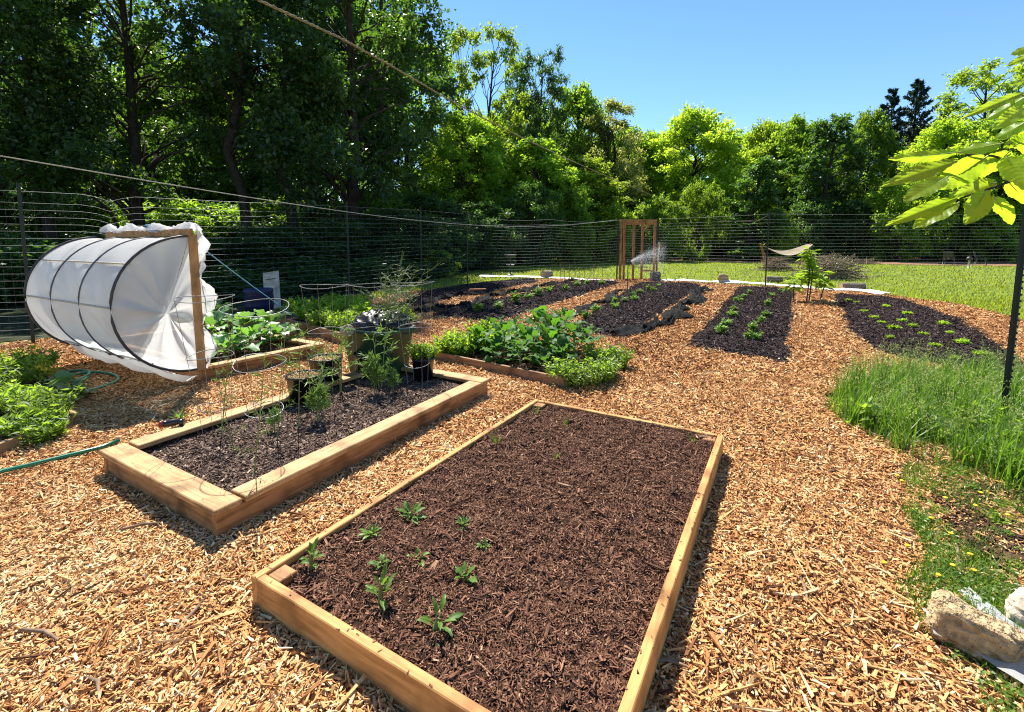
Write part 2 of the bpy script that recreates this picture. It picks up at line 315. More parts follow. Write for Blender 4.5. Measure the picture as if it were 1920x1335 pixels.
M['mist'] = plastic('water_drops', (0.9, 0.93, 0.95), 0.5, 0.35, 0.1, 0)
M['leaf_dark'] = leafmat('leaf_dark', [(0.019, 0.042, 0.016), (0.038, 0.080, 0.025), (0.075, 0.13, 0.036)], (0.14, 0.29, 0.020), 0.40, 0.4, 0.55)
M['leaf_mid'] = leafmat('leaf_mid', [(0.05, 0.11, 0.014), (0.105, 0.19, 0.022), (0.17, 0.27, 0.034)], (0.40, 0.62, 0.028), 0.5)
M['leaf_bright'] = leafmat('leaf_bright', [(0.07, 0.14, 0.012), (0.14, 0.23, 0.02), (0.22, 0.32, 0.035)], (0.52, 0.70, 0.035), 0.55)
M['leaf_pale'] = leafmat('leaf_pale', [(0.12, 0.15, 0.03), (0.20, 0.22, 0.05), (0.28, 0.29, 0.09)], (0.42, 0.46, 0.08), 0.45)
M['needle'] = leafmat('needle', [(0.012, 0.028, 0.020), (0.022, 0.045, 0.030), (0.035, 0.06, 0.04)], (0.03, 0.07, 0.03), 0.2)
M['herb'] = leafmat('herb_leaf', [(0.09, 0.19, 0.012), (0.16, 0.28, 0.018), (0.27, 0.39, 0.034)], (0.42, 0.62, 0.03), 0.5)
M['weed'] = leafmat('weed_leaf', [(0.045, 0.10, 0.015), (0.11, 0.19, 0.022), (0.24, 0.33, 0.045)], (0.34, 0.52, 0.035), 0.45)
M['kale'] = leafmat('kale_leaf', [(0.014, 0.055, 0.010), (0.032, 0.098, 0.016), (0.07, 0.155, 0.028)], (0.14, 0.34, 0.018), 0.34, 0.55, 0.16)
M['collard'] = leafmat('collard_leaf', [(0.04, 0.11, 0.045), (0.08, 0.18, 0.065), (0.16, 0.28, 0.09)], (0.22, 0.46, 0.05), 0.35, 0.4, 0.5)
M['fern'] = leafmat('fern_leaf', [(0.06, 0.13, 0.03), (0.11, 0.20, 0.04), (0.20, 0.28, 0.07)], (0.22, 0.36, 0.05), 0.35)
M['stem'] = leafmat('stem', [(0.13, 0.17, 0.04), (0.27, 0.30, 0.09)], (0.25, 0.3, 0.05), 0.1)
M['greenstem'] = leafmat('green_stem', [(0.12, 0.2, 0.04), (0.22, 0.3, 0.08)], (0.2, 0.3, 0.05), 0.1); M['seedling'] = leafmat('seedling_leaf', [(0.05, 0.12, 0.02), (0.10, 0.20, 0.028), (0.15, 0.26, 0.04)], (0.22, 0.40, 0.035), 0.4)
M['grass'] = leafmat('grass_blade', [(0.018, 0.058, 0.010), (0.075, 0.155, 0.016), (0.20, 0.30, 0.045)], (0.24, 0.44, 0.025), 0.4, 0.4)
M['seedhead'] = leafmat('seed_head', [(0.20, 0.24, 0.06), (0.34, 0.37, 0.13)], (0.4, 0.42, 0.12), 0.3); M['lawnblade'] = leafmat('lawn_blade', [(0.075, 0.115, 0.012), (0.16, 0.21, 0.02), (0.34, 0.34, 0.05)], (0.38, 0.45, 0.024), 0.45)
M['bigleaf'] = leafmat('chestnut_leaf', [(0.06, 0.15, 0.012), (0.10, 0.21, 0.016), (0.15, 0.27, 0.025)], (0.48, 0.66, 0.025), 0.58, 0.4, 0.4)
M['deadleaf'] = leafmat('dry_brush', [(0.15, 0.11, 0.06), (0.28, 0.22, 0.12), (0.22, 0.24, 0.10)], (0.1, 0.09, 0.04), 0.15)
#@@SETTING
# ------------------------------------------------------------------ ground
Q = lambda *a: G(*a)[:2]
U = np.array((0.508, 0.861)); N_ = np.array((0.861, -0.508))       # the garden's own two directions
LEFT_EDGE = [(-12, -1), (-11.5, 4.6), (-7.6, 7.4), (-6.0, 9.8), (-4.5, 12.0), (-3.3, 14.8), (-1.8, 17.2), (0.2, 19.6), (2.4, 20.7)]
PATH = LEFT_EDGE + [(4.6, 20.3), (6.3, 20.1), (8.9, 17.0), (11.6, 15.5), Q(1720, 562), Q(1800, 572), Q(1870, 590), Q(1960, 615), Q(1960, 700), Q(1800, 700), Q(1660, 690), Q(1640, 715),
        Q(1540, 745), Q(1960, 900), (3.2, 2.2), (3.2, 1.0), (3.0, -1)]
b = MB(); rr = 480.0
b.add([(-rr, -rr, -0.03), (rr, -rr, -0.03), (rr, rr, -0.03), (-rr, rr, -0.03)], [(0, 1, 2, 3)])
structure('lawn', b, M['lawn'], 'sunny grass lawn stretching beyond the garden fence')
def patch(name, poly, zf, mat, label, step=0.2):
    P = np.array(poly); x0, y0 = P.min(0) - step; x1, y1 = P.max(0) + step
    nx = int((x1 - x0) / step) + 1; ny = int((y1 - y0) / step) + 1
    X, Y = np.meshgrid(np.linspace(x0, x1, nx), np.linspace(y0, y1, ny), indexing='ij')
    ins = inpoly(X, Y, poly); Z = zf(X, Y); Z = np.where(ins, Z, -0.06)
    b = MB(); b.grid(np.stack([X, Y, Z], -1).reshape(-1, 3), nx, ny)
    V, F, r_, m_, s_ = b.c[0]; iv = ins.ravel(); F = F[iv[F].any(1)]; b.c[0] = (V, F, r_, m_, s_)
    return structure(name, b, mat, label)
def path_z(x, y): return 0.012 + 0.014 * wob(x, y, 1.6) + 0.006 * wob(x, y, 6, 5)
patch('wood_chip_path', PATH, path_z, M['chip_ground'], 'tan wood chip covering between the garden beds', 0.16)
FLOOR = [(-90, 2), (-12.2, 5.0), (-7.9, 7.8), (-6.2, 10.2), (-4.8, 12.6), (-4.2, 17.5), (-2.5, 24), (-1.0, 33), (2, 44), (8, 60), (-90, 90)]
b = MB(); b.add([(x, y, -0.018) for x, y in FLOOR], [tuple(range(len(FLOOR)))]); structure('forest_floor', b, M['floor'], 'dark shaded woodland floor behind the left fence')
b = MB(); pts = [at(1000, 478, 62), at(1150, 479, 56), at(1300, 481, 50), at(1500, 483, 47), at(1700, 486, 44), at(1930, 489, 41)]
far = [Q(1000, 478), Q(1150, 478.5), Q(1300, 479), Q(1500, 480), Q(1700, 482), Q(1960, 485)]; nea = [Q(1000, 485), Q(1150, 486), Q(1300, 490), Q(1500, 493), Q(1700, 496), Q(1960, 500)]
b.add([(x, y, 0.0) for x, y in nea] + [(x, y, 0.0) for x, y in far], [(i, i + 1, i + 7, i + 6) for i in range(5)]); structure('mulch_strip', b, M['strip'], 'brown mulch strip along the edge of the far woods')
DIRT = [Q(1760, 905), Q(1850, 890), Q(1960, 930), Q(1960, 1090), Q(1880, 1080), Q(1790, 1020), Q(1745, 950)]
patch('bare_dirt', DIRT, lambda x, y: 0.022 + 0.018 * wob(x, y, 5) + 0.008 * wob(x, y, 15, 3), M['dirt'], 'patch of bare brown dirt under the tall grass', 0.06)
TALL = [Q(1540, 765), Q(1600, 725), Q(1655, 700), Q(1760, 705), Q(1960, 720), Q(2050, 800), Q(2050, 960), Q(1900, 930), Q(1800, 880), Q(1700, 870), Q(1610, 820)]
patch('gap_shade_soil', TALL, lambda x, y: 0.02 + 0.02 * wob(x, y, 3), M['floor'], 'soil under the tall grass, coloured dark as shade between the blades', 0.1)  # soil coloured dark to paint in the shade between the grass blades
#@@BEDS
# ------------------------------------------------------------------ bed geometry
def rect(c, u, n, L, W): c = np.array(c[:2]); return [c, c + n * W, c + n * W + u * L, c + u * L]   # FL, FR, BR, BL
def V3(p, z): return (float(p[0]), float(p[1]), z)
NEAR = rect((-1.13, 1.87), U, N_, 2.65, 1.59)
MU = np.array((0.487, 0.873)); MN = np.array((0.866, -0.5)); MID = rect((-2.80, 3.04), MU, MN, 2.72, 1.42)
GU = np.array((0.56, 0.83)); GN = np.array((-0.856, 0.517)); GHB = rect((-3.52, 5.14), GU, GN, 1.55, 3.0)
BACK = rect((-5.0, 9.2), np.array((0.62, 0.78)), np.array((0.746, -0.666)), 1.5, 3.3)
KALE = rect((-1.12, 6.22), np.array((0.62, 0.785)), np.array((0.80, -0.60)), 1.25, 2.15)
LEFTB = [Q(-90, 900), Q(148, 800), Q(90, 706), Q(-100, 690)]
LEFTB = [np.array(p) for p in LEFTB]
ROWC = [(1.75, 7.9), (3.05, 7.35), (7.3, 17.3), (4.9, 17.6)]
ROWC = [Q(1060, 622), Q(1165, 640), Q(1318, 536), Q(1195, 533)]
ROWD = [Q(1288, 652), Q(1478, 686), Q(1488, 545), Q(1385, 540)]
ROWE = [Q(1600, 632), Q(1650, 668), Q(1870, 712), Q(1930, 690), Q(1800, 600), Q(1690, 562), Q(1562, 553)]
ROWB = [Q(800, 594), Q(925, 607), Q(1165, 531), Q(1085, 529)]
ROWA = [Q(740, 577), Q(790, 576), Q(865, 557), Q(960, 540), Q(1010, 530), Q(1000, 523), Q(880, 535), Q(800, 548)]
rng = np.random.default_rng(5)
def rand_rot(n, tilt, rng, yaw=None):
    a = rng.uniform(0, 2 * math.pi, n) if yaw is None else yaw
    t = rng.normal(0, tilt, n); q = rng.normal(0, tilt * 1.2, n)
    ca, sa, ct, st, cq, sq = np.cos(a), np.sin(a), np.cos(t), np.sin(t), np.cos(q), np.sin(q); o = np.zeros(n); i = np.ones(n)
    Z = np.array([[ca, -sa, o], [sa, ca, o], [o, o, i]]).transpose(2, 0, 1); Y = np.array([[ct, o, st], [o, i, o], [-st, o, ct]]).transpose(2, 0, 1)
    X = np.array([[i, o, o], [o, cq, -sq], [o, sq, cq]]).transpose(2, 0, 1)
    return Z @ Y @ X
def chip_template(rng):
    V = np.array([(x, y, z) for z in (-0.5, 0.5) for y in (-0.5, 0.5) for x in (-0.5, 0.5)], float)
    V[:, 0] += rng.uniform(-0.22, 0.22, 8); V[:, 1] += rng.uniform(-0.25, 0.25, 8); V[4:, 2] += rng.uniform(-0.3, 0.2, 4)
    if rng.random() < 0.5: V[[1, 5], 1] *= 0.3; V[[3, 7], 1] *= 0.3
    return V, [(4, 5, 7, 6), (0, 1, 5, 4), (2, 6, 7, 3), (0, 4, 6, 2), (1, 3, 7, 5)]
def inside_any(x, y, polys):
    k = np.zeros(len(x), bool)
    for p in polys: k |= inpoly(x, y, p)
    return k
def shrink(poly, d):
    c = np.mean(np.array(poly), 0); return [np.array(p) + (c - np.array(p)) / np.linalg.norm(c - np.array(p)) * d for p in poly]
LOWG = [Q(1690, 880), Q(1800, 870), Q(2060, 940), Q(2100, 1335), Q(1900, 1400), Q(1800, 1290), Q(1715, 1180), Q(1680, 1110), Q(1740, 1050), Q(1690, 960)]
# chips: denser and finer near the camera
b = MB(); solidbeds = [NEAR, MID, GHB, BACK, KALE]; rows = [ROWA, ROWB, ROWC, ROWD, ROWE]
for (d0, d1, den, ls) in ((0.6, 3.2, 12500, 0.0205), (3.2, 5.5, 5600, 0.0275), (5.5, 9.5, 1700, 0.041), (9.5, 21, 450, 0.062)):
    n = int(den * 0.5 * (2.9 * d1 * d1 - 0))
    y = rng.uniform(d0, d1, n); x = rng.uniform(-1.2, 1.2, n) * d1
    keep = (np.abs(x) < 1.18 * y + 0.25) & inpoly(x, y, PATH) & ~inside_any(x, y, [shrink(p, 0.06) for p in solidbeds]) & ~inside_any(x, y, [shrink(p, 0.12) for p in rows])
    frac = n / (2.4 * d1 * (d1 - d0)); keep &= rng.random(n) < den / frac * np.where(inpoly(x, y, LOWG), np.clip(0.5 - 0.7 * wob(x, y, 3.5, 4), 0.05, 0.85), 1.0) * np.where(inpoly(x, y, DIRT), 0.5, 1.0)
    x, y = x[keep], y[keep]; n = len(x)
    for k in range(6):
        s = slice(k * n // 6, (k + 1) * n // 6); m = s.stop - s.start
        TV, TF = chip_template(rng); big = rng.random(m) ** 3
        L = ls * (0.35 + 0.85 * rng.random(m) + 1.7 * big); W = ls * (0.12 + 0.42 * rng.random(m) ** 1.3); T = ls * (0.08 + 0.18 * rng.random(m))
        z = path_z(x[s], y[s]) + 0.002 + 0.024 * rng.random(m) ** 1.3
        b.scatter(TV, TF, np.stack([x[s], y[s], z], 1), rand_rot(m, 0.36, rng), np.stack([L, W, T], 1), np.clip(rng.normal(0.54, 0.25, m) + 0.09 * np.clip((3.4 - y[s]) / 2, 0, 1) - 0.13 * np.clip((y[s] - 4) / 3, 0, 1) + 0.16 * wob(x[s], y[s], 0.7, 12) + 0.10 * wob(x[s], y[s], 3.0, 2), 0, 1))
n = 1500; y = 0.9 + 6.5 * rng.random(n) ** 1.3; x = rng.uniform(-1.15, 1.15, n) * y; k = inpoly(x, y, PATH) & ~inside_any(x, y, [shrink(p, 0.02) for p in solidbeds + rows]) & ~inpoly(x, y, LOWG); x, y = x[k], y[k]; n = len(x); TV, TF = chip_template(rng)
b.scatter(TV, TF, np.stack([x, y, path_z(x, y) + 0.022 + 0.008 * rng.random(n)], 1), rand_rot(n, 0.12, rng), np.stack([0.05 + 0.09 * rng.random(n) ** 2, 0.004 + 0.012 * rng.random(n) ** 2, 0.004 + 0.004 * rng.random(n)], 1), np.clip(rng.choice([0.05, 0.2, 0.6, 0.9], n) + rng.normal(0, 0.06, n), 0, 1))
tag(b.build('wood_chips', M['chips']), 'loose tan wood chips covering the paths between the beds', 'wood chips', None, 'stuff')
def shreds(b, poly, den, L, W, zf, rng, m=0, tilt=0.3, inset=0.0):
    P = np.array([p[:2] for p in (shrink(poly, inset) if inset else poly)]); x0, y0 = P.min(0); x1, y1 = P.max(0); n = int(den * (x1 - x0) * (y1 - y0))
    x = rng.uniform(x0, x1, n); y = rng.uniform(y0, y1, n); k = inpoly(x, y, P); x, y = x[k], y[k]; n = len(x)
    for q in range(4):
        s = slice(q * n // 4, (q + 1) * n // 4); c = s.stop - s.start; TV, TF = chip_template(rng)
        l = L * (0.4 + 0.9 * rng.random(c) + 0.8 * rng.random(c) ** 4); w_ = W * (0.5 + rng.random(c)); t = W * (0.35 + 0.4 * rng.random(c))
        b.scatter(TV, TF, np.stack([x[s], y[s], zf(x[s], y[s]) + L * 0.22 * rng.random(c)], 1), rand_rot(c, tilt, rng), np.stack([l, w_, t], 1), np.clip(rng.normal(0.5, 0.24, c), 0, 1), m)
def fillgrid(b, poly, zf, m, step=0.05, inset=0.0):          # a four-cornered soil surface
    p = [np.array(q[:2]) for q in poly]; L = np.linalg.norm(p[3] - p[0]); W = np.linalg.norm(p[1] - p[0]); nu = int(L / step) + 2; nv = int(W / step) + 2
    a, c = np.meshgrid(np.linspace(inset / L, 1 - inset / L, nu), np.linspace(inset / W, 1 - inset / W, nv), indexing='ij'); a = a[..., None]; c = c[..., None]
    X = (p[0] * (1 - c) + p[1] * c) * (1 - a) + (p[3] * (1 - c) + p[2] * c) * a
    b.grid(np.concatenate([X, zf(X[..., 0], X[..., 1])[..., None]], -1).reshape(-1, 3), nu, nv, m)
def frame(name, label, poly, h, th, mat, cap=0.0, capmat=None, sides=(0, 1, 2, 3), z0=-0.04):
    c = np.mean(np.array(poly), 0); t = thing(name, label, 'garden bed', V3(c, 0))
    names = ['end_board', 'side_board', 'end_board', 'side_board']
    for i in sides:
        p = np.array(poly[i]); q = np.array(poly[(i + 1) % 4]); d = (q - p) / np.linalg.norm(q - p); nin = np.array((-d[1], d[0]))
        if np.dot(c - p, nin) < 0: nin = -nin
        L = np.linalg.norm(q - p); trim = th + 0.002 if i % 2 == 0 else 0.0
        bb = MB(); bb.box((0, 0, 0), (L - 2 * trim, th, h - z0), bev=0.004)
        o = bb.build(names[i], mat, t); o.location = V3((p + q) / 2 + nin * (th / 2 + (0.008 if cap else 0)) - c, (h + z0) / 2); o.rotation_euler = (0, 0, math.atan2(d[1], d[0]))
        if cap:
            trim = cap + 0.003 if i % 2 == 1 else -0.012
            bb = MB(); bb.box((0, 0, 0), (L - 2 * trim, cap, 0.036), bev=0.005)
            for sx_ in np.linspace(-L / 2 + 0.16 + max(trim, 0), L / 2 - 0.16 - max(trim, 0), 5):
                for sy_ in (-cap * 0.28, cap * 0.28): bb.lathe([(0.001, 0.0185), (0.0045, 0.0185), (0.0048, 0.017)], (sx_ + random.uniform(-0.02, 0.02), sy_, 0), 8, 1)
            o = bb.build('cap_board', [capmat, M['darkmetal']], t); o.location = V3((p + q) / 2 + nin * (cap / 2 - 0.016) - c, h + 0.019 + 0.006); o.rotation_euler = (0, 0, math.atan2(d[1], d[0]) + random.uniform(-0.002, 0.002))
    return t
NH = 0.168
near = frame('raised_bed', 'pine framed raised bed of dark brown mulch and seedlings, nearest', NEAR, NH, 0.04, M['pine'])
cN = np.mean(np.array(NEAR), 0)
for i, (su, sn) in enumerate(((1, 1), (-1, 1), (1, -1), (-1, -1))):
    bb = MB(); bb.box((0, 0, 0), (0.085, 0.085, 0.16), bev=0.004); o = bb.build('corner_block', M['oldpine'], near)
    o.location = V3(np.array(NEAR[(0, 3, 1, 2)[i]]) + U * su * 0.088 + N_ * sn * 0.088 - cN, 0.077); o.rotation_euler = (0, 0, math.atan2(N_[1], N_[0]))
def near_z(x, y): return 0.140 + 0.020 * wob(x, y, 3.0) + 0.016 * wob(x, y, 9, 4) + 0.008 * wob(x, y, 22, 9)
b = MB(); fillgrid(b, NEAR, near_z, 0, 0.035, 0.035); shreds(b, shrink(NEAR, 0.05), 18000, 0.020, 0.0042, near_z, rng, 1, 0.42); shreds(b, shrink(NEAR, 0.05), 220, 0.055, 0.008, near_z, rng, 1, 0.35)
shreds(b, NEAR, 260, 0.012, 0.005, lambda x, y: np.full(len(x), NH), rng, 1, 0.05)
tag(b.build('bark_mulch', [M['soil'], M['mulch']]), 'dark brown shredded mulch filling the nearest raised bed', 'mulch', None, 'stuff')
mid = frame('raised_bed', 'raised bed with wide cap boards holding wire cages and black pots', MID, 0.15, 0.04, M['oldpine'], 0.15, M['capwood'])
def mid_z(x, y): return 0.12 + 0.012 * wob(x, y, 3.4, 3) + 0.006 * wob(x, y, 9, 8)
b = MB(); fillgrid(b, MID, mid_z, 0, 0.05, 0.04); shreds(b, shrink(MID, 0.08), 6500, 0.036, 0.0065, mid_z, rng, 1, 0.3)
tag(b.build('bark_mulch', [M['soil'], M['grey_mulch']]), 'greyish brown mulch filling the bed with wide cap boards', 'mulch', None, 'stuff')
ghb = frame('raised_bed', 'raised bed of big collards under the opened plastic hoop cover', GHB, 0.15, 0.04, M['oldpine'], 0.13, M['capwood'])
def gh_z(x, y): return 0.11 + 0.012 * wob(x, y, 3.4, 3)
b = MB(); fillgrid(b, GHB, gh_z, 0, 0.07, 0.04); shreds(b, shrink(GHB, 0.1), 900, 0.04, 0.008, gh_z, rng, 1, 0.3); tag(b.build('bark_mulch', [M['soil'], M['mulch']]), 'dark soil under the big collards in their raised bed', 'mulch', None, 'stuff')
frame('raised_bed', 'brown board bed of bright herbs beside the blue barrel', BACK, 0.2, 0.04, M['darkboard'])
b = MB(); fillgrid(b, BACK, lambda x, y: 0.15 + 0.012 * wob(x, y, 3.4, 3), 0, 0.08, 0.03); shreds(b, shrink(BACK, 0.1), 500, 0.05, 0.012, lambda x, y: 0.155 + 0 * x, rng, 1); tag(b.build('bark_mulch', [M['soil'], M['grey_mulch']]), 'brown mulch under the bright herbs by the blue barrel', 'mulch', None, 'stuff')
frame('raised_bed', 'low weathered board bed of kale and herbs', KALE, 0.13, 0.035, M['darkboard'], sides=(0, 1, 3))
b = MB(); fillgrid(b, KALE, lambda x, y: 0.08 + 0.01 * wob(x, y, 3.4, 3), 0, 0.07, 0.02); shreds(b, shrink(KALE, 0.08), 900, 0.05, 0.01, lambda x, y: 0.09 + 0 * x, rng, 1); tag(b.build('bark_mulch', [M['soil'], M['mulch']]), 'dark soil beneath the kale and herbs', 'mulch', None, 'stuff')
frame('raised_bed', 'weedy overgrown bed of greens with brown boards at the left edge', LEFTB, 0.12, 0.04, M['darkboard'], sides=(0, 1))
b = MB(); fillgrid(b, LEFTB, lambda x, y: 0.08 + 0.01 * wob(x, y, 3.4, 3), 0, 0.07, 0.0); shreds(b, shrink(LEFTB, 0.08), 900, 0.045, 0.01, lambda x, y: 0.09 + 0 * x, rng, 1); tag(b.build('bark_mulch', [M['soil'], M['grey_mulch']]), 'brown soil in the weedy overgrown bed', 'mulch', None, 'stuff')
b = MB(); shreds(b, DIRT, 2600, 0.022, 0.012, lambda x, y: 0.022 + 0.018 * wob(x, y, 5), rng, 0, 0.5); tag(b.build('dirt_crumbs', [M['dirt']]), 'loose crumbs of earth on the bare dirt patch', 'earth', None, 'stuff')
def mulch_row(poly, hgt, den, L, label, brown=False):
    P = [np.array(p[:2]) for p in poly]; c = np.mean(P, 0); rad = math.sqrt(abs(sum(P[i][0] * P[(i + 1) % len(P)][1] - P[(i + 1) % len(P)][0] * P[i][1] for i in range(len(P))) / 2) / math.pi)
    def edge(x, y):
        d = np.full(np.shape(x), 9.0)
        for i in range(len(P)):
            a, q = P[i], P[(i + 1) % len(P)]; e = q - a; tt = np.clip(((x - a[0]) * e[0] + (y - a[1]) * e[1]) / (e @ e), 0, 1)
            d = np.minimum(d, np.hypot(x - a[0] - tt * e[0], y - a[1] - tt * e[1]))
        ins = inpoly(x, y, P); return np.where(ins, d, -d)
    def zf(x, y): return np.clip((edge(x, y) + 0.10 * wob(x, y, 4, 2)) / 0.35, -0.5, 1) * hgt + 0.02 * wob(x, y, 3, 6) + 0.015
    b = MB(); x0, y0 = np.min(P, 0) - 0.2; x1, y1 = np.max(P, 0) + 0.2; nx = int((x1 - x0) / 0.09); ny = int((y1 - y0) / 0.09)
    X, Y = np.meshgrid(np.linspace(x0, x1, nx), np.linspace(y0, y1, ny), indexing='ij'); Z = zf(X, Y); b.grid(np.stack([X, Y, Z], -1).reshape(-1, 3), nx, ny)
    V, F, r_, m_, s_ = b.c[0]; ok = (edge(X, Y) > -0.12).ravel(); b.c[0] = (V, F[ok[F].all(1)], r_, m_, s_)
    n = int(den * (x1 - x0) * (y1 - y0)); xs = rng.uniform(x0, x1, n); ys = rng.uniform(y0, y1, n); k = edge(xs, ys) + rng.normal(0, 0.09, n) > 0; xs, ys = xs[k], ys[k]; n = len(xs)
    for q in range(4):
        s = slice(q * n // 4, (q + 1) * n // 4); cc = s.stop - s.start; TV, TF = chip_template(rng)
        l = L * (0.5 + rng.random(cc)); wd = L * 0.2 * (0.5 + rng.random(cc))
        b.scatter(TV, TF, np.stack([xs[s], ys[s], zf(xs[s], ys[s]) + 0.2 * L * rng.random(cc)], 1), rand_rot(cc, 0.35, rng), np.stack([l, wd, wd * 0.6], 1), np.clip(rng.normal(0.5, 0.24, cc), 0, 1), 1)
    o = b.build('mulch_row', [M['black_soil'], M['mulch'] if brown else M['black_mulch']]); tag(o, label, 'mulch row', 'mulched planting rows'); return zf
zE = mulch_row(ROWE, 0.06, 1500, 0.06, 'black mulch row with low lime green clumps behind the tall grass')
zD = mulch_row(ROWD, 0.08, 1300, 0.06, 'narrow black mulch row of young plants before the leafy sapling')
zC = mulch_row(ROWC, 0.10, 900, 0.065, 'black mulch row between crumpled plastic sheets, in front of the gate')
zB = mulch_row(ROWB, 0.10, 600, 0.075, 'dark mulch row of seedlings behind the kale bed')
zA = mulch_row(ROWA, 0.08, 450, 0.08, 'shaded mulch row nearest the dark left woods')
#@@TREES
# ------------------------------------------------------------------ trees
def tree_mesh(name, seed, H, Rc, base, ncl, per, leaf, tr, lm, rc=0.30, up=0.5, prof='round', flat=0.75, asp=0.6, bend=0.35, multi=1):
    g = np.random.default_rng(seed); tb = MB(); lb = MB(); stems = []
    for q in range(multi):
        n = 9; tt = np.linspace(0, 1, n); ox, oy = (g.normal(0, bend, 2) if multi > 1 else (0, 0))
        wx = np.cumsum(g.normal(0, bend, n)) * 0.4 + ox * 1.6 * tt; wy = np.cumsum(g.normal(0, bend, n)) * 0.4 + oy * 1.6 * tt; wx -= wx[0]; wy -= wy[0]
        S = np.stack([wx, wy, tt * H * (0.9 if q == 0 else 0.75)], 1); S[0, 2] = -0.1; stems.append(S)
        rad = tr * (0.7 if q else 1) * (1 - 0.85 * tt) + 0.015; rad[0] *= 1.35; tb.tube(S, rad, 8)
    for k in range(ncl):
        S = stems[k % multi]; t = base / H + (1 - base / H) * ((k + g.random()) / ncl); z = t * H; u = (t - base / H) / (1 - base / H)
        if prof == 'round': pr = math.sqrt(max(0.02, 1 - (2 * u - 0.85) ** 2 / 1.35))
        elif prof == 'cone': pr = 1.02 - u
        else: pr = 0.35 + 0.75 * u * (1.3 - 0.6 * u)
        a = g.uniform(0, 6.283) if prof != 'cone' else k * 2.4; r = Rc * pr * (0.35 + 0.65 * math.sqrt(g.random())) * 0.85
        zi = min(z, S[-1, 2]); cx = np.interp(zi, S[:, 2], S[:, 0]); cy = np.interp(zi, S[:, 2], S[:, 1]); c = np.array((cx + r * math.cos(a), cy + r * math.sin(a), z))
        z0 = max(base * 0.45, z - r * up * g.uniform(0.8, 1.6) - 0.3); z0 = min(z0, S[-1, 2]); p0 = np.array((np.interp(z0, S[:, 2], S[:, 0]), np.interp(z0, S[:, 2], S[:, 1]), z0))
        s5 = np.linspace(0, 1, 6)[:, None]; B = p0 * (1 - s5) + c * s5; B[:, 2] += np.sin(s5[:, 0] * 3.14) * r * 0.12; B[1:-1] += g.normal(0, 0.05 * max(r, 0.5), (4, 3))
        rb = tr * 0.36 * (1 - 0.6 * t); tb.tube(B, np.linspace(rb, 0.008 + rb * 0.15, 6), 5, cap=False)
        R0 = Rc * rc * g.uniform(0.65, 1.25); nt_ = 16; pt = max(3, int(per * (R0 / (Rc * rc)) ** 2 / nt_))
        D = unit(g.normal(0, 1, (nt_, 3))); D[:, 2] *= flat
        E = c + D * R0 * g.uniform(0.55, 1.15, (nt_, 1))
        for j in range(0, nt_, 3): tb.tube(np.stack([c, (c + E[j]) / 2 + g.normal(0, 0.05, 3), E[j]]), (0.02, 0.012, 0.005), 3, cap=False)
        s = g.uniform(0.25, 1.06, (nt_, pt, 1)); pos = (c + (E - c)[:, None] * s + g.normal(0, 0.10 * R0, (nt_, pt, 3))).reshape(-1, 3)
        d = (D[:, None] * 0.6 + g.normal(0, 0.6, (nt_, pt, 3)) + np.array((0, 0, -0.25))).reshape(-1, 3); nn = g.normal(0, 0.6, (len(pos), 3)) + np.array((0, 0, 0.7))
        L = leaf * g.uniform(0.6, 1.3, len(pos)); sh = g.uniform(-0.18, 0.18)
        lb.leaves(pos, d, nn, L, L * asp, np.clip(g.normal(0.5 + sh, 0.2, len(pos)), 0, 1))
    return tb.mesh(name + '_trunk', M['bark']), lb.mesh(name + '_crown', M[lm]), H, Rc
def conifer_mesh(name, seed, H, Rc, lm):
    g = np.random.default_rng(seed); tb = MB(); lb = MB(); tb.tube([(0, 0, -0.1), (0.05, 0, H * 0.5), (0, 0, H)], (0.22, 0.14, 0.02), 7)
    for k in range(90):
        u = (k + g.random()) / 90; z = H * (0.06 + 0.94 * u); r = Rc * (1.03 - u) ** 0.8 * g.uniform(0.55, 1.15); a = k * 2.4 + g.normal(0, 0.3)
        dr = np.array((math.cos(a), math.sin(a), g.uniform(0.05, 0.5))); s = np.linspace(0, 1, 5)[:, None]; B = np.array((0, 0, z)) + dr * r * s; B[:, 2] += 0.12 * r * s[:, 0] ** 2
        tb.tube(B, np.linspace(0.035, 0.006, 5), 3, cap=False); n = int(70 + 130 * r / Rc)
        q = g.uniform(0.15, 1.05, (n, 1)); pos = np.array((0, 0, z)) + dr * r * q + g.normal(0, 0.11 * (0.4 + r), (n, 3)) * (1.15 - q); pos[:, 2] += 0.12 * r * q[:, 0] ** 2
        lb.leaves(pos, dr + g.normal(0, 0.55, (n, 3)), g.normal(0, 1, (n, 3)), g.uniform(0.16, 0.34, n), g.uniform(0.07, 0.13, n), np.clip(g.normal(0.5, 0.25, n), 0, 1))
    return tb.mesh(name + '_trunk', M['bark']), lb.mesh(name + '_crown', M[lm]), H, Rc
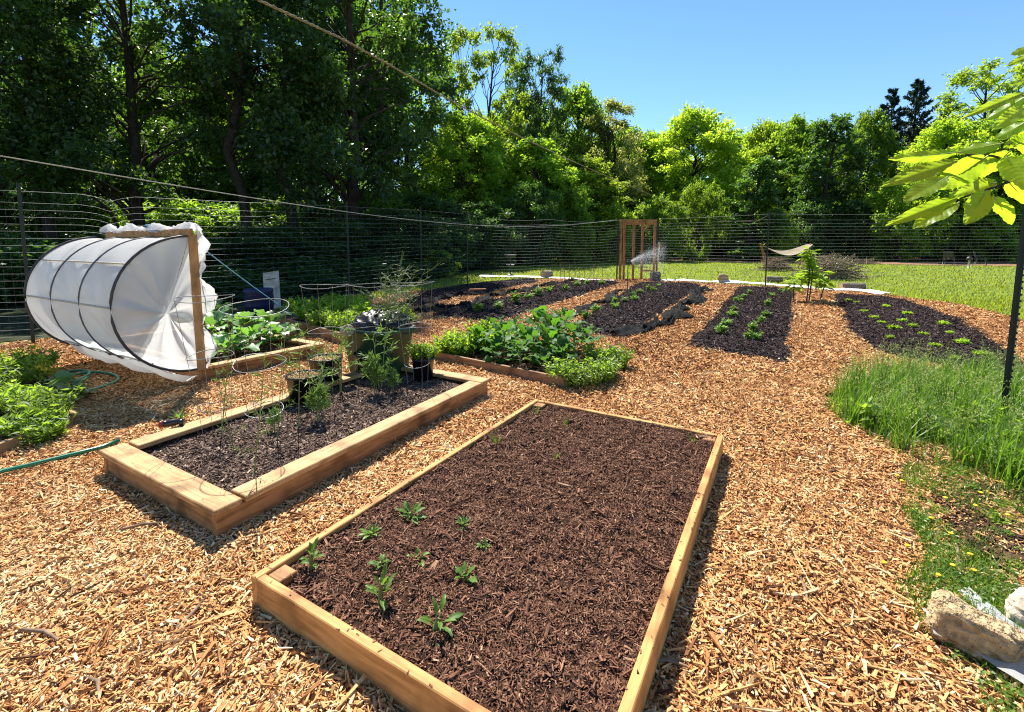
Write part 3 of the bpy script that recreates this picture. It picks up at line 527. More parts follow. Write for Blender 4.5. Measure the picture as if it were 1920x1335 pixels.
def bush_mesh(name, seed, H, Rc, ncl, per, leaf, lm):
    g = np.random.default_rng(seed); tb = MB(); lb = MB()
    for k in range(ncl):
        a = g.uniform(0, 6.283); r = Rc * math.sqrt(g.random()) * 0.8; z = H * (0.12 + 0.75 * g.random()) * math.sqrt(max(0.1, 1 - (r / Rc) ** 2 * 0.8)); c = np.array((r * math.cos(a), r * math.sin(a), z))
        tb.tube(np.stack([(c[0] * 0.25, c[1] * 0.25, -0.05), (c[0] * 0.55, c[1] * 0.55, z * 0.5), c]), (0.03, 0.02, 0.008), 4, cap=False)
        R0 = Rc * g.uniform(0.22, 0.4); D = unit(g.normal(0, 1, (per, 3))); pos = c + D * R0 * g.uniform(0.3, 1.1, (per, 1)); pos[:, 2] = np.maximum(pos[:, 2], 0.03)
        L = leaf * g.uniform(0.6, 1.3, per); sh = g.uniform(-0.2, 0.2); lb.leaves(pos, D * 0.5 + g.normal(0, 0.6, (per, 3)), g.normal(0, 0.6, (per, 3)) + np.array((0, 0, 0.7)), L, L * 0.62, np.clip(g.normal(0.5 + sh, 0.2, per), 0, 1))
    return tb.mesh(name + '_stems', M['bark']), lb.mesh(name + '_foliage', M[lm]), H, Rc
T = {}
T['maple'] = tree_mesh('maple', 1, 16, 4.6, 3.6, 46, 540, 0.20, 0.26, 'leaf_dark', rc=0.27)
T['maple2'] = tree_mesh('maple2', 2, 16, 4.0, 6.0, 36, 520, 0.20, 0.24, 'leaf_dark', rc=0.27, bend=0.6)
T['maple3'] = tree_mesh('maple3', 3, 15, 4.4, 1.0, 90, 420, 0.21, 0.22, 'leaf_mid', rc=0.25)
T['round'] = tree_mesh('round', 4, 13, 4.6, 0.8, 150, 330, 0.24, 0.22, 'leaf_bright', rc=0.22)
T['round2'] = tree_mesh('round2', 5, 12, 4.2, 0.8, 140, 320, 0.24, 0.20, 'leaf_mid', rc=0.22)
T['airy'] = tree_mesh('airy', 6, 15, 3.9, 2.0, 110, 230, 0.20, 0.2, 'leaf_bright', rc=0.17, up=0.9, multi=2)
T['feather'] = tree_mesh('feather', 7, 14, 4.4, 3.0, 110, 260, 0.24, 0.2, 'leaf_dark', rc=0.17, up=0.9, prof='vase', asp=0.4, multi=2)
T['pale'] = tree_mesh('pale', 8, 13, 4.0, 2.0, 110, 190, 0.18, 0.17, 'leaf_pale', rc=0.16, up=0.9, multi=3)
T['cedar'] = conifer_mesh('cedar', 9, 12, 3.4, 'needle')
T['vine'] = tree_mesh('vine', 10, 9, 1.7, 0.2, 40, 420, 0.2, 0.2, 'leaf_dark', rc=0.42)
T['bush'] = bush_mesh('bush', 11, 3.2, 2.2, 34, 260, 0.17, 'leaf_mid')
T['bush2'] = bush_mesh('bush2', 12, 3.0, 2.2, 34, 260, 0.17, 'leaf_bright')
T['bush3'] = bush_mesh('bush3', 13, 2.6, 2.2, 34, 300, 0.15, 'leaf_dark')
trng = random.Random(4)
for q_, lm_ in (('d', 'leaf_dark'), ('m', 'leaf_mid'), ('b', 'leaf_bright')): T['bushy_' + q_] = tree_mesh('shrub_' + q_, 20 + ord(q_), 6, 3.2, 0.1, 76, 250, 0.19, 0.07, lm_, rc=0.24, multi=3, bend=0.3)
def tree(kind, px, Y, top, label, name='leafy_tree', wpx=None, group=None, cat='tree', hgt=None):
    tm, cm, H0, R0 = T[kind]; X = at(px, 500, Y)[0]; H = hgt if hgt else at(px, top, Y)[2]; sz = H / H0
    sx = sz if wpx is None else (wpx / 2 / FPX * Y) / (R0 * 1.15)
    t = thing(name, label, cat, (X, Y, 0), trng.uniform(0, 6.28), group); t.scale = (sx, sx, sz)
    bushy = kind.startswith('bush'); part('stems' if bushy else 'trunk', tm, t); part('foliage' if bushy else 'crown', cm, t); return t
GW = 'dark leafy trees massed behind the left fence'
LW = 'tall leafy tree in the shaded woods behind the left fence'
# front rank of the left woods
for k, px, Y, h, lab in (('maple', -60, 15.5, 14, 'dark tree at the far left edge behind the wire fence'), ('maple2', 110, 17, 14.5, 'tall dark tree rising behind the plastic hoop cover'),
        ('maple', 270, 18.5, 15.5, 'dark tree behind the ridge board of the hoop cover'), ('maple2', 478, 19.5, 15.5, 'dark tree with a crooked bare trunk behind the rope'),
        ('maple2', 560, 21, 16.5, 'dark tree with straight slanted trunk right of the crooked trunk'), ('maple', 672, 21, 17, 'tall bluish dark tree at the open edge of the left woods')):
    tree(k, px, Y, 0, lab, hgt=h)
for k, px, Y, h in (('maple2', -330, 13, 12.5), ('maple', -200, 20, 16), ('maple', 20, 25, 17), ('maple', 200, 27, 18), ('round', 375, 30, 12.5), ('round', 465, 33, 12), ('maple', 590, 28, 19), ('maple2', 730, 29, 20),  # bright leaf colour of the round trees paints sunlit patches into the woods
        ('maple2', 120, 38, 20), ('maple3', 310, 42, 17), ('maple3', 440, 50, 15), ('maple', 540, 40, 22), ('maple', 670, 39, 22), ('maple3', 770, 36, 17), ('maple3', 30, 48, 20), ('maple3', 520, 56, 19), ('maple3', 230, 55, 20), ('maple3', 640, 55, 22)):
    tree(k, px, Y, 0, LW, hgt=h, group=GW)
# the far side, left to right
tree('airy', 885, 40, 52, 'tall yellow green airy tree rising beside the dark woods', wpx=190)
tree('feather', 1012, 46, 118, 'dark feathery tree with open top against the sky', wpx=200)
tree('pale', 1135, 48, 190, 'pale sparse tree with bare limbs left of the rounded tree', wpx=200)
tree('round', 1285, 52, 212, 'large rounded bright green tree against the sky', wpx=245)
tree('round2', 1078, 52, 168, 'green tree closing the gap right of the dark feathery tree', wpx=190)
tree('round', 905, 38, 235, 'light green tree below the tall airy tree', wpx=260)
tree('maple3', 850, 33, 215, 'mid green tree overlapping the edge of the dark left woods', wpx=220)
tree('round2', 1000, 38, 270, 'mid green tree below the dark feathery tree', wpx=250)
tree('round', 1090, 42, 300, 'light green low tree under the pale sparse tree', wpx=230)
tree('round2', 1180, 56, 250, 'mid green tree filling the gap before the rounded tree', wpx=210)
tree('round', 1420, 56, 236, 'light green tree right of the large rounded tree', wpx=170)
tree('round2', 1470, 52, 228, 'green tree midway between the rounded tree and the cedars', wpx=170)
tree('vine', 1545, 46, 228, 'dark vine clad column of a tree before the cedars', 'vine_tree', wpx=120)
tree('cedar', 1692, 58, 150, 'tall dark cedar standing above the right tree line', 'cedar_tree', wpx=170)
tree('cedar', 1648, 58, 168, 'bluish dark cedar joined to the taller cedar', 'cedar_tree', wpx=150)
tree('cedar', 1750, 60, 185, 'narrow dark cedar right of the tallest cedar', 'cedar_tree', wpx=90)
tree('round2', 1615, 50, 215, 'dull green tree beneath the joined dark cedars', wpx=130)
tree('airy', 1850, 50, 128, 'yellow green spreading tree with fine bare twigs behind the large leaves', wpx=240)
tree('round', 1745, 42, 232, 'green layered tree below the narrow cedar', wpx=210)
tree('round2', 1860, 40, 225, 'mid green tree behind the cluster of large leaves', wpx=220)
tree('vine', 1395, 42, 300, 'dark dome shaped vine mound beside the bright bushes', 'vine_tree', wpx=120)
GR = 'green trees of the far tree line'
for k, px, Y, top in (('round2', 840, 50, 250), ('maple3', 930, 56, 220), ('round2', 1060, 60, 260), ('maple3', 1140, 66, 262), ('round2', 1230, 66, 255), ('maple3', 1360, 66, 258), ('round2', 1510, 64, 250), ('maple3', 1590, 62, 240), ('maple3', 1430, 66, 250), ('round2', 985, 62, 200), ('maple3', 1700, 62, 245), ('maple3', 1800, 60, 235), ('maple3', 1930, 56, 225), ('round2', 2040, 44, 200), ('maple3', 2150, 40, 190)):
    tree(k, px, Y, top, 'green tree filling the back of the far tree line', group=GR, wpx=210)
for k, px, Y, top, wp, lab in (('bushy_m', 1235, 40, 375, 130, 'bright bush just behind the cedar gate'), ('bushy_b', 1150, 38, 385, 100, 'yellow green bush left of the cedar gate'), ('bushy_b', 1440, 42, 395, 110, 'light green bush behind the sagging rope'),
        ('bushy_m', 1310, 42, 350, 120, 'green bush between the gate and the vine mound'), ('bushy_m', 1070, 36, 360, 110, 'leafy bush at the lawn edge left of the gate'), ('bushy_d', 1000, 33, 350, 150, 'dark hollow bush with arching bare limb over the lawn'),
        ('bushy_d', 905, 28, 385, 190, 'mid green bush where the dark woods meet the lawn'), ('bushy_d', 830, 25, 415, 170, 'leafy bush behind the left fence post near the lawn'), ('bushy_d', 1500, 44, 385, 130, 'dark bush behind the hammock cloth'), ('bushy_d', 1610, 43, 380, 150, 'dark bush behind the brush pile'), ('bushy_m', 1680, 40, 345, 150, 'layered green bush under the tips of the large leaves'),
        ('bushy_d', 1760, 42, 385, 170, 'dark bush behind the dark lawn chairs'), ('bushy_m', 1880, 38, 390, 130, 'leafy bush behind the right metal post'), ('bushy_d', 1850, 41, 380, 200, 'dark bush at the right end of the far woods'), ('bushy_b', 830, 22, 470, 90, 'low sunlit bush where the lawn meets the left woods')):
    tree(k, px, Y, top, lab, 'leafy_bush', wpx=wp, cat='bush')
GU_ = 'dark undergrowth bushes behind the left fence'
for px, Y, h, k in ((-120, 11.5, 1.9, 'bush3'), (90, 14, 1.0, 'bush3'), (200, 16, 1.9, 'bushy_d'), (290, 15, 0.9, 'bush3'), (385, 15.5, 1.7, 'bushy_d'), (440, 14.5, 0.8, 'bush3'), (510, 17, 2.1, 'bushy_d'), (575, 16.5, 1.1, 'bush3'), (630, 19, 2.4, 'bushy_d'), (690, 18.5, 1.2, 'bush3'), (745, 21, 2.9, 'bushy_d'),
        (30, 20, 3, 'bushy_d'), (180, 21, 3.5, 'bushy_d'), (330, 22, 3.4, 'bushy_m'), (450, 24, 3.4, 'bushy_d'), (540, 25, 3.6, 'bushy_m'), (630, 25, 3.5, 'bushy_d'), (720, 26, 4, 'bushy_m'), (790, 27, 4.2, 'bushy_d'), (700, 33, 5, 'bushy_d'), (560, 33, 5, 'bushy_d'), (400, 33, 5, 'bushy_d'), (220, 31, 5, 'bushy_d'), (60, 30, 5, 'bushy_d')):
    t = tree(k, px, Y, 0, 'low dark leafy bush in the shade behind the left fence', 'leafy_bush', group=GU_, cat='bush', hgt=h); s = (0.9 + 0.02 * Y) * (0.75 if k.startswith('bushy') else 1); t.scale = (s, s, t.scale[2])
for px in (1000, 1090, 1170, 1270, 1360, 1450, 1540, 1630, 1720, 1800, 1890, 1980):
    t = tree('bushy_d', px, 56, 0, 'dark bush filling the foot of the far woods', 'leafy_bush', group='dark bushes at the foot of the far woods', cat='bush', hgt=5.5); t.scale = (1.4, 1.4, t.scale[2])
# ------------------------------------------------------------------ plants
def leafgrid(b, base, d, nrm, L, W, g, nu=8, nv=5, droop=0.5, ruf=0.08, cup=0.15, petiole=0.25, r=0.5, m=0, prof=0.75, rib=0.0, sm=0):
    d = Vector(d).normalized(); s = d.cross(Vector(nrm)).normalized(); up = s.cross(d); base = Vector(base)
    t = np.linspace(0, 1, nu); q = np.linspace(-1, 1, nv); ph = g.uniform(0, 6.28)
    wd = W * 0.5 * np.sin(np.pi * np.clip(t * 0.96 + 0.03, 0, 1) ** prof) ** 0.75
    ang = -droop * t ** 1.5; dl = L / (nu - 1); ax = np.concatenate([[0], np.cumsum(np.cos(ang[:-1]) * dl)]) + L * petiole; az = np.concatenate([[0], np.cumsum(np.sin(ang[:-1]) * dl)])
    X = ax[:, None] + 0 * q; Y = wd[:, None] * q; Z = az[:, None] + cup * wd[:, None] * np.abs(q) ** 1.5 + ruf * W * np.abs(q) ** 2 * np.sin(t[:, None] * 17 + ph + 2.1 * np.sign(q))
    if rib: Z = Z + rib * W * np.abs(np.sin((t[:, None] * 1.0 - 0.18 * np.abs(q)) * 3.14 * 9)) * np.minimum(1, np.abs(q) * 2)
    D = np.array(d); S = np.array(s); Up = np.array(up)
    if rib: Y = Y * (1 + 0.05 * ((t[:, None] * 11) % 1 - 0.5) * (np.abs(q) > 0.95))
    V = np.array(base) + X[..., None] * D + Y[..., None] * S + Z[..., None] * Up
    b.grid(V.reshape(-1, 3), nu, nv, m, np.clip(r + 0.12 * (0.5 - np.abs(np.tile(q, nu))), 0, 1) if False else r)
    if petiole: b.tube([base - Vector(np.array(d) * 0.0), base + d * (L * petiole), Vector(V[nu // 2, nv // 2]) - up * 0.004 * min(1, W * 8)], (0.0012 + 0.022 * W, 0.001 + 0.014 * W, 0.0007), 4, sm, 0.7, cap=False)
def rosette(name, seed, n, L, W, mat, ruf=0.1, lift=(0.3, 1.2), droop=0.9, cup=0.2, stemh=0.0, petiole=0.3):
    g = np.random.default_rng(seed); b = MB()
    for k in range(n):
        a = k * 2.4 + g.normal(0, 0.25); e = lift[0] + (lift[1] - lift[0]) * (k / n) + g.normal(0, 0.1); d = (math.cos(a) * math.cos(e), math.sin(a) * math.cos(e), math.sin(e))
        nn = (-math.cos(a) * math.sin(e), -math.sin(a) * math.sin(e), math.cos(e)); z = stemh * (0.25 + 0.75 * k / n)
        sc = g.uniform(0.75, 1.15) * (1 - 0.35 * k / n); leafgrid(b, (0.01 * math.cos(a), 0.01 * math.sin(a), z), d, nn, L * sc, W * sc, g, 9, 7, droop * g.uniform(0.6, 1.3), ruf, cup, petiole, np.clip(g.normal(0.5, 0.22), 0, 1), 0, sm=1)
    if stemh: b.tube([(0, 0, -0.03), (0.01, 0, stemh * 0.6), (0, 0, stemh)], (0.016, 0.014, 0.008), 6, 1)
    return b.mesh(name, [M[mat], M['stem']])
def herb_mesh(name, seed, H, Rr, nst, per, leaf, mat, asp=0.55, tall=0.8):
    g = np.random.default_rng(seed); b = MB()
    for k in range(nst):
        a = g.uniform(0, 6.283); r = Rr * math.sqrt(g.random()); h = H * g.uniform(0.55, 1.1) * (1 - 0.35 * (r / Rr) ** 2); p1 = np.array((r * math.cos(a), r * math.sin(a), h)); p0 = p1 * np.array((0.35, 0.35, 0)) + np.array((0, 0, -0.02))
        b.tube(np.stack([p0, (p0 + p1) / 2 + g.normal(0, 0.02, 3), p1]), (0.004, 0.003, 0.0015), 3, 1, 0.5, cap=False)
        s = g.uniform(0.2, 1.0, (per, 1)); pos = p0 + (p1 - p0) * s + g.normal(0, 0.012, (per, 3)); dd = g.normal(0, 1, (per, 3)); dd[:, 2] = np.abs(dd[:, 2]) * 0.5 + 0.1
        L = leaf * g.uniform(0.6, 1.3, per); b.leaves(pos, dd, g.normal(0, 0.4, (per, 3)) + np.array((0, 0, 1)), L, L * asp, np.clip(g.normal(0.5, 0.25, per), 0, 1), 0.15)
    return b.mesh(name, [M[mat], M['stem']])
def fern_mesh(name, seed, H, nbr, spread, fill=26, nst=2):
    g = np.random.default_rng(seed); b = MB()
    for q in range(nst):
        lean = g.normal(0, 0.10, 2); S = np.array([(lean[0] * t * H + 0.02 * q, lean[1] * t * H, t * H * (1 - 0.15 * q)) for t in np.linspace(-0.02, 1, 7)]); b.tube(S, np.linspace(0.006, 0.0015, 7), 5, 1)
        for k in range(nbr):
            t = 0.22 + 0.75 * (k + g.random()) / nbr; p = np.array([np.interp(t, np.linspace(0, 1, 7), S[:, i]) for i in range(3)]); a = g.uniform(0, 6.283); l = spread * (1.15 - t) * g.uniform(0.6, 1.2)
            d = np.array((math.cos(a), math.sin(a), g.uniform(0.35, 0.9))); d /= np.linalg.norm(d); b.tube(np.stack([p, p + d * l * 0.5, p + d * l + np.array((0, 0, -0.03 * l))]), (0.0025, 0.002, 0.001), 3, 1, cap=False)
            s = g.uniform(0.15, 1.05, (fill, 1)); pos = p + d * l * s; dd = d + g.normal(0, 0.5, (fill, 3)); L = 0.075 * g.uniform(0.4, 1.3, fill)
            b.leaves(pos, dd, g.normal(0, 1, (fill, 3)), L, L * 0.13, np.clip(g.normal(0.5, 0.25, fill), 0, 1))
    return b.mesh(name, [M['fern'], M['stem']])
def plant(name, me, loc, label, cat, rz=None, s=1.0, group=None):
    o = bpy.data.objects.new(name, me); scene.collection.objects.link(o); o.location = loc; o.rotation_euler = (0, 0, trng.uniform(0, 6.28) if rz is None else rz); o.scale = (s, s, s) if np.isscalar(s) else s
    return tag(o, label, cat, group)
# seedlings in the nearest bed
SD = [rosette('seedling_a', 31, 9, 0.085, 0.036, 'seedling', 0.03, (0.35, 1.2), 0.5, 0.25, 0.05, 0.15), rosette('seedling_b', 32, 14, 0.075, 0.028, 'seedling', 0.03, (0.15, 1.25), 0.4, 0.2, 0.035, 0.1), rosette('seedling_c', 33, 6, 0.09, 0.045, 'seedling', 0.04, (0.25, 1.1), 0.8, 0.25, 0.04, 0.25)]
SL = [('leggy seedling by the corner block of the nearest bed', 585, 1066, 0, (0.62, 0.62, 1.1)), ('spiky bright seedling leaning in the nearest bed, closest to its left board', 697, 1005, 1, 0.78), ('bushy bright seedling farthest back in the nearest bed', 770, 972, 1, 0.85), ('tall seedling with dark shadow at the right rear of the seedlings', 868, 990, 1, 0.65),
      ('tiny pale seedling sitting farthest right among the seedlings', 908, 1026, 1, 0.5), ('small seedling in the middle just behind the upright one', 714, 1068, 0, 0.6), ('wilting seedling with drooping pale leaves', 784, 1054, 2, 0.62), ('greyish two leafed seedling at right of the seedling group', 873, 1088, 2, 0.68),
      ('upright glossy seedling with long paddle leaves', 714, 1132, 0, (0.68, 0.68, 1.1)), ('largest seedling, nearest the front board of the bed', 817, 1182, 0, (0.92, 0.92, 1.0))]
for k, (lab, px, py, q, s) in enumerate(SL):
    g = np.random.default_rng(300 + k); me = rosette('seedling_leaves', 310 + k, int(g.integers((8, 12, 5)[q], (13, 18, 9)[q])), (0.085, 0.075, 0.09)[q], (0.036, 0.027, 0.045)[q] * g.uniform(0.8, 1.25), 'seedling', g.uniform(0.03, 0.10), (g.uniform(0.0, 0.4), g.uniform(0.9, 1.35)), g.uniform(0.3, 1.1), g.uniform(0.1, 0.35), (0.06, 0.04, 0.04)[q] * g.uniform(0.6, 1.4), g.uniform(0.1, 0.4))
    o = plant('seedling', me, G(px, py, 0.140), lab, 'seedling', None, s, 'seedlings in the nearest bed'); o.rotation_euler = (g.normal(0, 0.14), g.normal(0, 0.14), g.uniform(0, 6.28))
b = MB(); g = np.random.default_rng(3)
for px, py, hh in ((932, 835, 0.12), (1005, 778, 0.1), (1062, 800, 0.1), (1040, 860, 0.05), (1300, 828, 0.04), (690, 1010, 0.02)):
    c = np.array(G(px, py, 0.145))
    for j in range(9):
        a = g.uniform(0, 6.28); d = np.array((math.cos(a) * 0.4, math.sin(a) * 0.4, 1)); b.leaves((c + g.normal(0, 0.015, 3) * np.array((1, 1, 0)))[None], d[None], np.array([[math.cos(a), math.sin(a), 0]]), hh * g.uniform(0.6, 1.2), 0.006, np.array([g.random()]))
tag(b.build('grass_wisps', M['grass']), 'thin sprouting onion wisps at the back of the nearest bed', 'sprouts', None, 'stuff')
# kale and herbs
KA = [rosette('kale_a', 41, 15, 0.30, 0.21, 'kale', 0.13, (0.15, 1.25), 1.1, 0.15, 0.30, 0.35), rosette('kale_b', 42, 13, 0.33, 0.20, 'kale', 0.15, (0.1, 1.2), 1.2, 0.1, 0.36, 0.4), rosette('kale_c', 43, 12, 0.26, 0.20, 'kale', 0.10, (0.3, 1.25), 0.8, 0.15, 0.22, 0.3)]
KG = 'kale plants in the low weathered bed'
for i, (px, py, s) in enumerate(((900, 662, 0.8), (945, 668, 0.95), (985, 660, 1.05), (1030, 676, 1.0), (1075, 672, 1.0), (960, 640, 1.0), (1010, 636, 1.1), (1060, 642, 1.05), (1100, 652, 1.0), (1035, 655, 1.15), (925, 645, 0.85), (888, 668, 0.6), (930, 680, 0.65), (975, 686, 0.7), (1020, 694, 0.65), (1055, 688, 0.75), (1000, 672, 0.8))):
    plant('kale_plant', KA[i % 3], G(px, py, 0.08), 'broad leaved dark green kale plant in the low weathered bed', 'kale', None, s, KG)
HB = [herb_mesh('herb_a', 51, 0.24, 0.17, 26, 16, 0.045, 'herb'), herb_mesh('herb_b', 52, 0.30, 0.18, 24, 16, 0.055, 'herb', 0.5), herb_mesh('herb_c', 53, 0.20, 0.17, 30, 16, 0.036, 'herb', 0.7)]
WD = [herb_mesh('weed_a', 54, 0.20, 0.19, 24, 14, 0.052, 'weed', 0.42), herb_mesh('weed_b', 55, 0.27, 0.17, 22, 15, 0.06, 'weed', 0.32), herb_mesh('weed_c', 56, 0.16, 0.18, 22, 12, 0.06, 'weed', 0.55)]
def strew(meshes, poly, n, z, name, label, cat, group, smin=0.8, smax=1.2, seed=1):
    g = random.Random(seed); P = np.array([p[:2] for p in poly]); x0, y0 = P.min(0); x1, y1 = P.max(0); k = 0; tries = 0
    while k < n and tries < 5000:
        tries += 1; x, y = g.uniform(x0, x1), g.uniform(y0, y1)
        if inpoly(np.array([x]), np.array([y]), P)[0]: plant(name, meshes[k % len(meshes)], (x, y, z), label, cat, None, g.uniform(smin, smax), group); k += 1
def sub(poly, a0, a1, c0, c1):                       # a part of a four-cornered bed: a along, c across
    p = [np.array(q) for q in poly]; f = lambda a, c: (p[0] * (1 - c) + p[1] * c) * (1 - a) + (p[3] * (1 - c) + p[2] * c) * a
    return [f(a0, c0), f(a0, c1), f(a1, c1), f(a1, c0)]
strew(HB, sub(KALE, 0.08, 0.95, 0.02, 0.30), 16, 0.08, 'herb_plant', 'bright yellow green herb at the left half of the kale bed', 'herb', 'bright herbs beside the kale', 1.0, 1.5, 3)
PA = [herb_mesh('parsley_a', 57, 0.22, 0.17, 28, 16, 0.04, 'weed', 0.6), herb_mesh('parsley_b', 58, 0.26, 0.17, 26, 16, 0.035, 'weed', 0.6)]
strew(PA, sub(KALE, 0.05, 0.95, 0.88, 1.12), 12, 0.03, 'herb_plant', 'small leaved parsley at the right end of the kale bed', 'herb', 'parsley at the end of the kale bed', 0.9, 1.3, 4)
plant('spiky_weed', rosette('spiky_weed', 44, 22, 0.20, 0.03, 'herb', 0.0, (0.1, 1.3), 0.9, 0.1, 0.03, 0.05), G(1062, 700, 0.06), 'narrow leaved spiky plant at the front of the kale bed', 'plant')
plant('spiky_weed', rosette('spiky_weed_b', 45, 18, 0.16, 0.025, 'herb', 0.0, (0.2, 1.3), 0.7, 0.1, 0.22, 0.05), G(968, 676, 0.06), 'thin stemmed narrow leaved plant between the kale stalks', 'plant')
strew(HB, sub(BACK, 0.08, 0.95, 0.05, 0.98), 44, 0.16, 'herb_plant', 'bright leafy herb filling the bed beside the blue barrel', 'herb', 'herbs in the bed by the blue barrel', 0.95, 1.5, 5)
CO = [rosette('collard_a', 46, 12, 0.36, 0.30, 'collard', 0.10, (0.1, 1.15), 1.0, 0.12, 0.12, 0.3), rosette('collard_b', 47, 10, 0.40, 0.30, 'collard', 0.12, (0.15, 1.2), 0.9, 0.15, 0.14, 0.3)]
for i, (px, py, s, lab) in enumerate(((420, 668, 1.0, 'big collard plant beside the upright board of the hoop cover'), (470, 652, 1.05, 'big pale veined collard in the middle of its bed front'), (525, 640, 0.95, 'big collard at the right end of the hoop cover bed'), (400, 630, 1.1, 'big collard behind the gathered end plastic'),
        (450, 622, 1.1, 'big collard at the rear middle of the hoop cover bed'), (505, 622, 1.0, 'big collard near the bed corner by the herb bed'), (398, 600, 1.3, 'tallest collard rising behind the loose plastic flap'))):
    plant('collard_plant', CO[i % 2], G(px, py, 0.13), lab, 'collard', None, s, 'collards under the hoop cover')
LB2 = [Q(-60, 860), Q(120, 800), Q(95, 725), Q(70, 700), Q(-60, 700)]
strew(WD, LB2, 26, 0.09, 'weed_plant', 'leafy green weed crowding the overgrown bed at left', 'weed', 'weeds in the overgrown bed', 0.8, 1.25, 6)
strew([WD[1]], [Q(20, 830), Q(75, 840), Q(110, 815), Q(60, 800)], 4, 0.0, 'weed_plant', 'taller weed spilling over the corner of the overgrown bed', 'weed', 'weeds spilling over the bed corner', 1.0, 1.3, 7)
strew(CO[:1] + WD, [Q(110, 775), Q(160, 765), Q(165, 740), Q(100, 735)], 6, 0.05, 'weed_plant', 'broad leaf plant at the inner corner of the overgrown bed', 'weed', 'plants at the overgrown bed corner', 0.45, 0.6, 8)
def mustard(px, py, z, H, label):
    g = np.random.default_rng(int(px)); b = MB(); t = thing('mustard_plant', label, 'plant', G(px, py, z))
    for k in range(4):
        tip = np.array((g.normal(0, 0.06), g.normal(0, 0.06), H * g.uniform(0.75, 1))); b.tube(np.stack([(0, 0, -0.02), tip * 0.5, tip]), (0.004, 0.003, 0.002), 4, 0)
        n = 26; pos = tip + g.normal(0, 0.016, (n, 3)); f = MB(); f.leaves(pos, g.normal(0, 1, (n, 3)), g.normal(0, 1, (n, 3)), 0.014, 0.012, g.random(n)); f.build('flower_head', M['yellow'], t)
    n = 20; b.leaves(g.normal(0, 0.04, (n, 3)) + np.array((0, 0, H * 0.3)) * g.random((n, 1)) * 2, g.normal(0, 1, (n, 3)), g.normal(0, 1, (n, 3)), 0.07, 0.03, g.random(n), m=0)
    b.build('stems', M['weed'], t)
mustard(70, 700, 0.0, 0.38, 'slender yellow flowering mustard before the hoop cover'); mustard(22, 715, 0.09, 0.42, 'bushy yellow flowering mustard at the left edge of the photo'); mustard(78, 720, 0.09, 0.2, 'short yellow flowering mustard amid the weeds')
plant('pepper_sprout', SD[0], G(338, 795, 0.0), 'small leafy sprout by the left cap board of the caged bed', 'seedling', None, (1.0, 1.0, 1.5))
# young plants in the rows
RP = [herb_mesh('row_plant_a', 61, 0.24, 0.12, 9, 12, 0.10, 'seedling', 0.5), herb_mesh('row_plant_b', 62, 0.20, 0.13, 9, 11, 0.11, 'seedling', 0.45)]
RL = [herb_mesh('lime_clump', 63, 0.10, 0.13, 22, 16, 0.06, 'herb', 0.6)]
def rowset(px_list, zf, meshes, name, label, cat, group, s=1.0):
    for i, (px, py) in enumerate(px_list):
        x, y, _ = G(px, py, 0.08); plant(name, meshes[i % len(meshes)], (x, y, float(zf(np.array([x]), np.array([y]))[0])), label, cat, None, s * trng.uniform(0.8, 1.25), group)
rowset([(1405, 553), (1448, 557), (1383, 568), (1375, 583), (1440, 575), (1436, 595), (1428, 606), (1372, 596), (1412, 624), (1360, 612), (1352, 628), (1420, 640), (1404, 640), (1464, 548), (1395, 560)], zD, RP, 'young_plant', 'young green plant in the narrow black mulch row by the sapling', 'seedling', 'young plants in the narrow black row', 0.62)
rowset([(1097, 592), (1067, 596), (1117, 582), (1170, 569), (1152, 570), (1154, 581), (1186, 556), (1200, 552), (1215, 546), (1235, 540), (1225, 548), (1190, 566)], zC, RP, 'young_plant', 'young green plant in the black row before the gate', 'seedling', 'young plants in the row before the gate', 0.62)
rowset([(897, 588), (934, 581), (966, 572), (990, 563), (1010, 557), (1031, 550), (1060, 547), (1082, 538), (1100, 536), (1128, 534)], zB, RP, 'young_plant', 'young green plant in the dark row behind the kale', 'seedling', 'young plants in the row behind the kale', 0.9)
rowset([(1652, 605), (1675, 617), (1712, 614), (1670, 634), (1730, 629), (1768, 609), (1782, 625), (1752, 649), (1790, 672), (1840, 666), (1806, 643), (1693, 604), (1620, 585), (1640, 597), (1606, 568), (1590, 562), (1660, 575), (1700, 590)], zE, RL, 'lime_clump', 'low lime green clump in the right black mulch row', 'plant', 'lime green clumps in the right row', 0.6)
# asparagus in the caged bed
AF = [fern_mesh('asparagus_a', 71, 0.95, 9, 0.36, 15), fern_mesh('asparagus_b', 72, 0.70, 8, 0.32, 15), fern_mesh('asparagus_sparse', 73, 1.0, 12, 0.22, 6, 1), fern_mesh('asparagus_tip', 74, 0.35, 14, 0.14, 22, 2)]
for me, px, py, s, lab in ((1, 585, 770, 0.95, 'feathery asparagus drooping over the left black pot'), (0, 640, 735, 0.85, 'tall feathery asparagus before the green bin'), (1, 715, 728, 1.05, 'dense feathery asparagus in front of the green bin'), (2, 476, 895, 0.78, 'lone thick asparagus stalk standing nearest in the caged bed'),
        (2, 415, 820, 0.8, 'thin bare asparagus stalk by the left cap board'), (2, 520, 825, 0.75, 'thin branching asparagus stalk inside the leaning cage'), (3, 600, 790, 0.9, 'short asparagus tuft in the middle of the caged bed'), (3, 703, 740, 1.1, 'short green tuft in front of the bin'),
        (3, 515, 808, 0.5, 'tiny bright tuft at the centre of the caged bed'), (2, 560, 800, 0.85, 'thin dry stalk beside the middle cage'), (3, 735, 735, 0.7, 'small tuft right of the short green tuft'), (2, 440, 850, 0.6, 'short bare stalk behind the lone thick stalk')):
    plant('asparagus', AF[me], G(px, py, 0.125), lab, 'asparagus', None, s, 'asparagus in the caged bed')
b = MB(); g = np.random.default_rng(75)
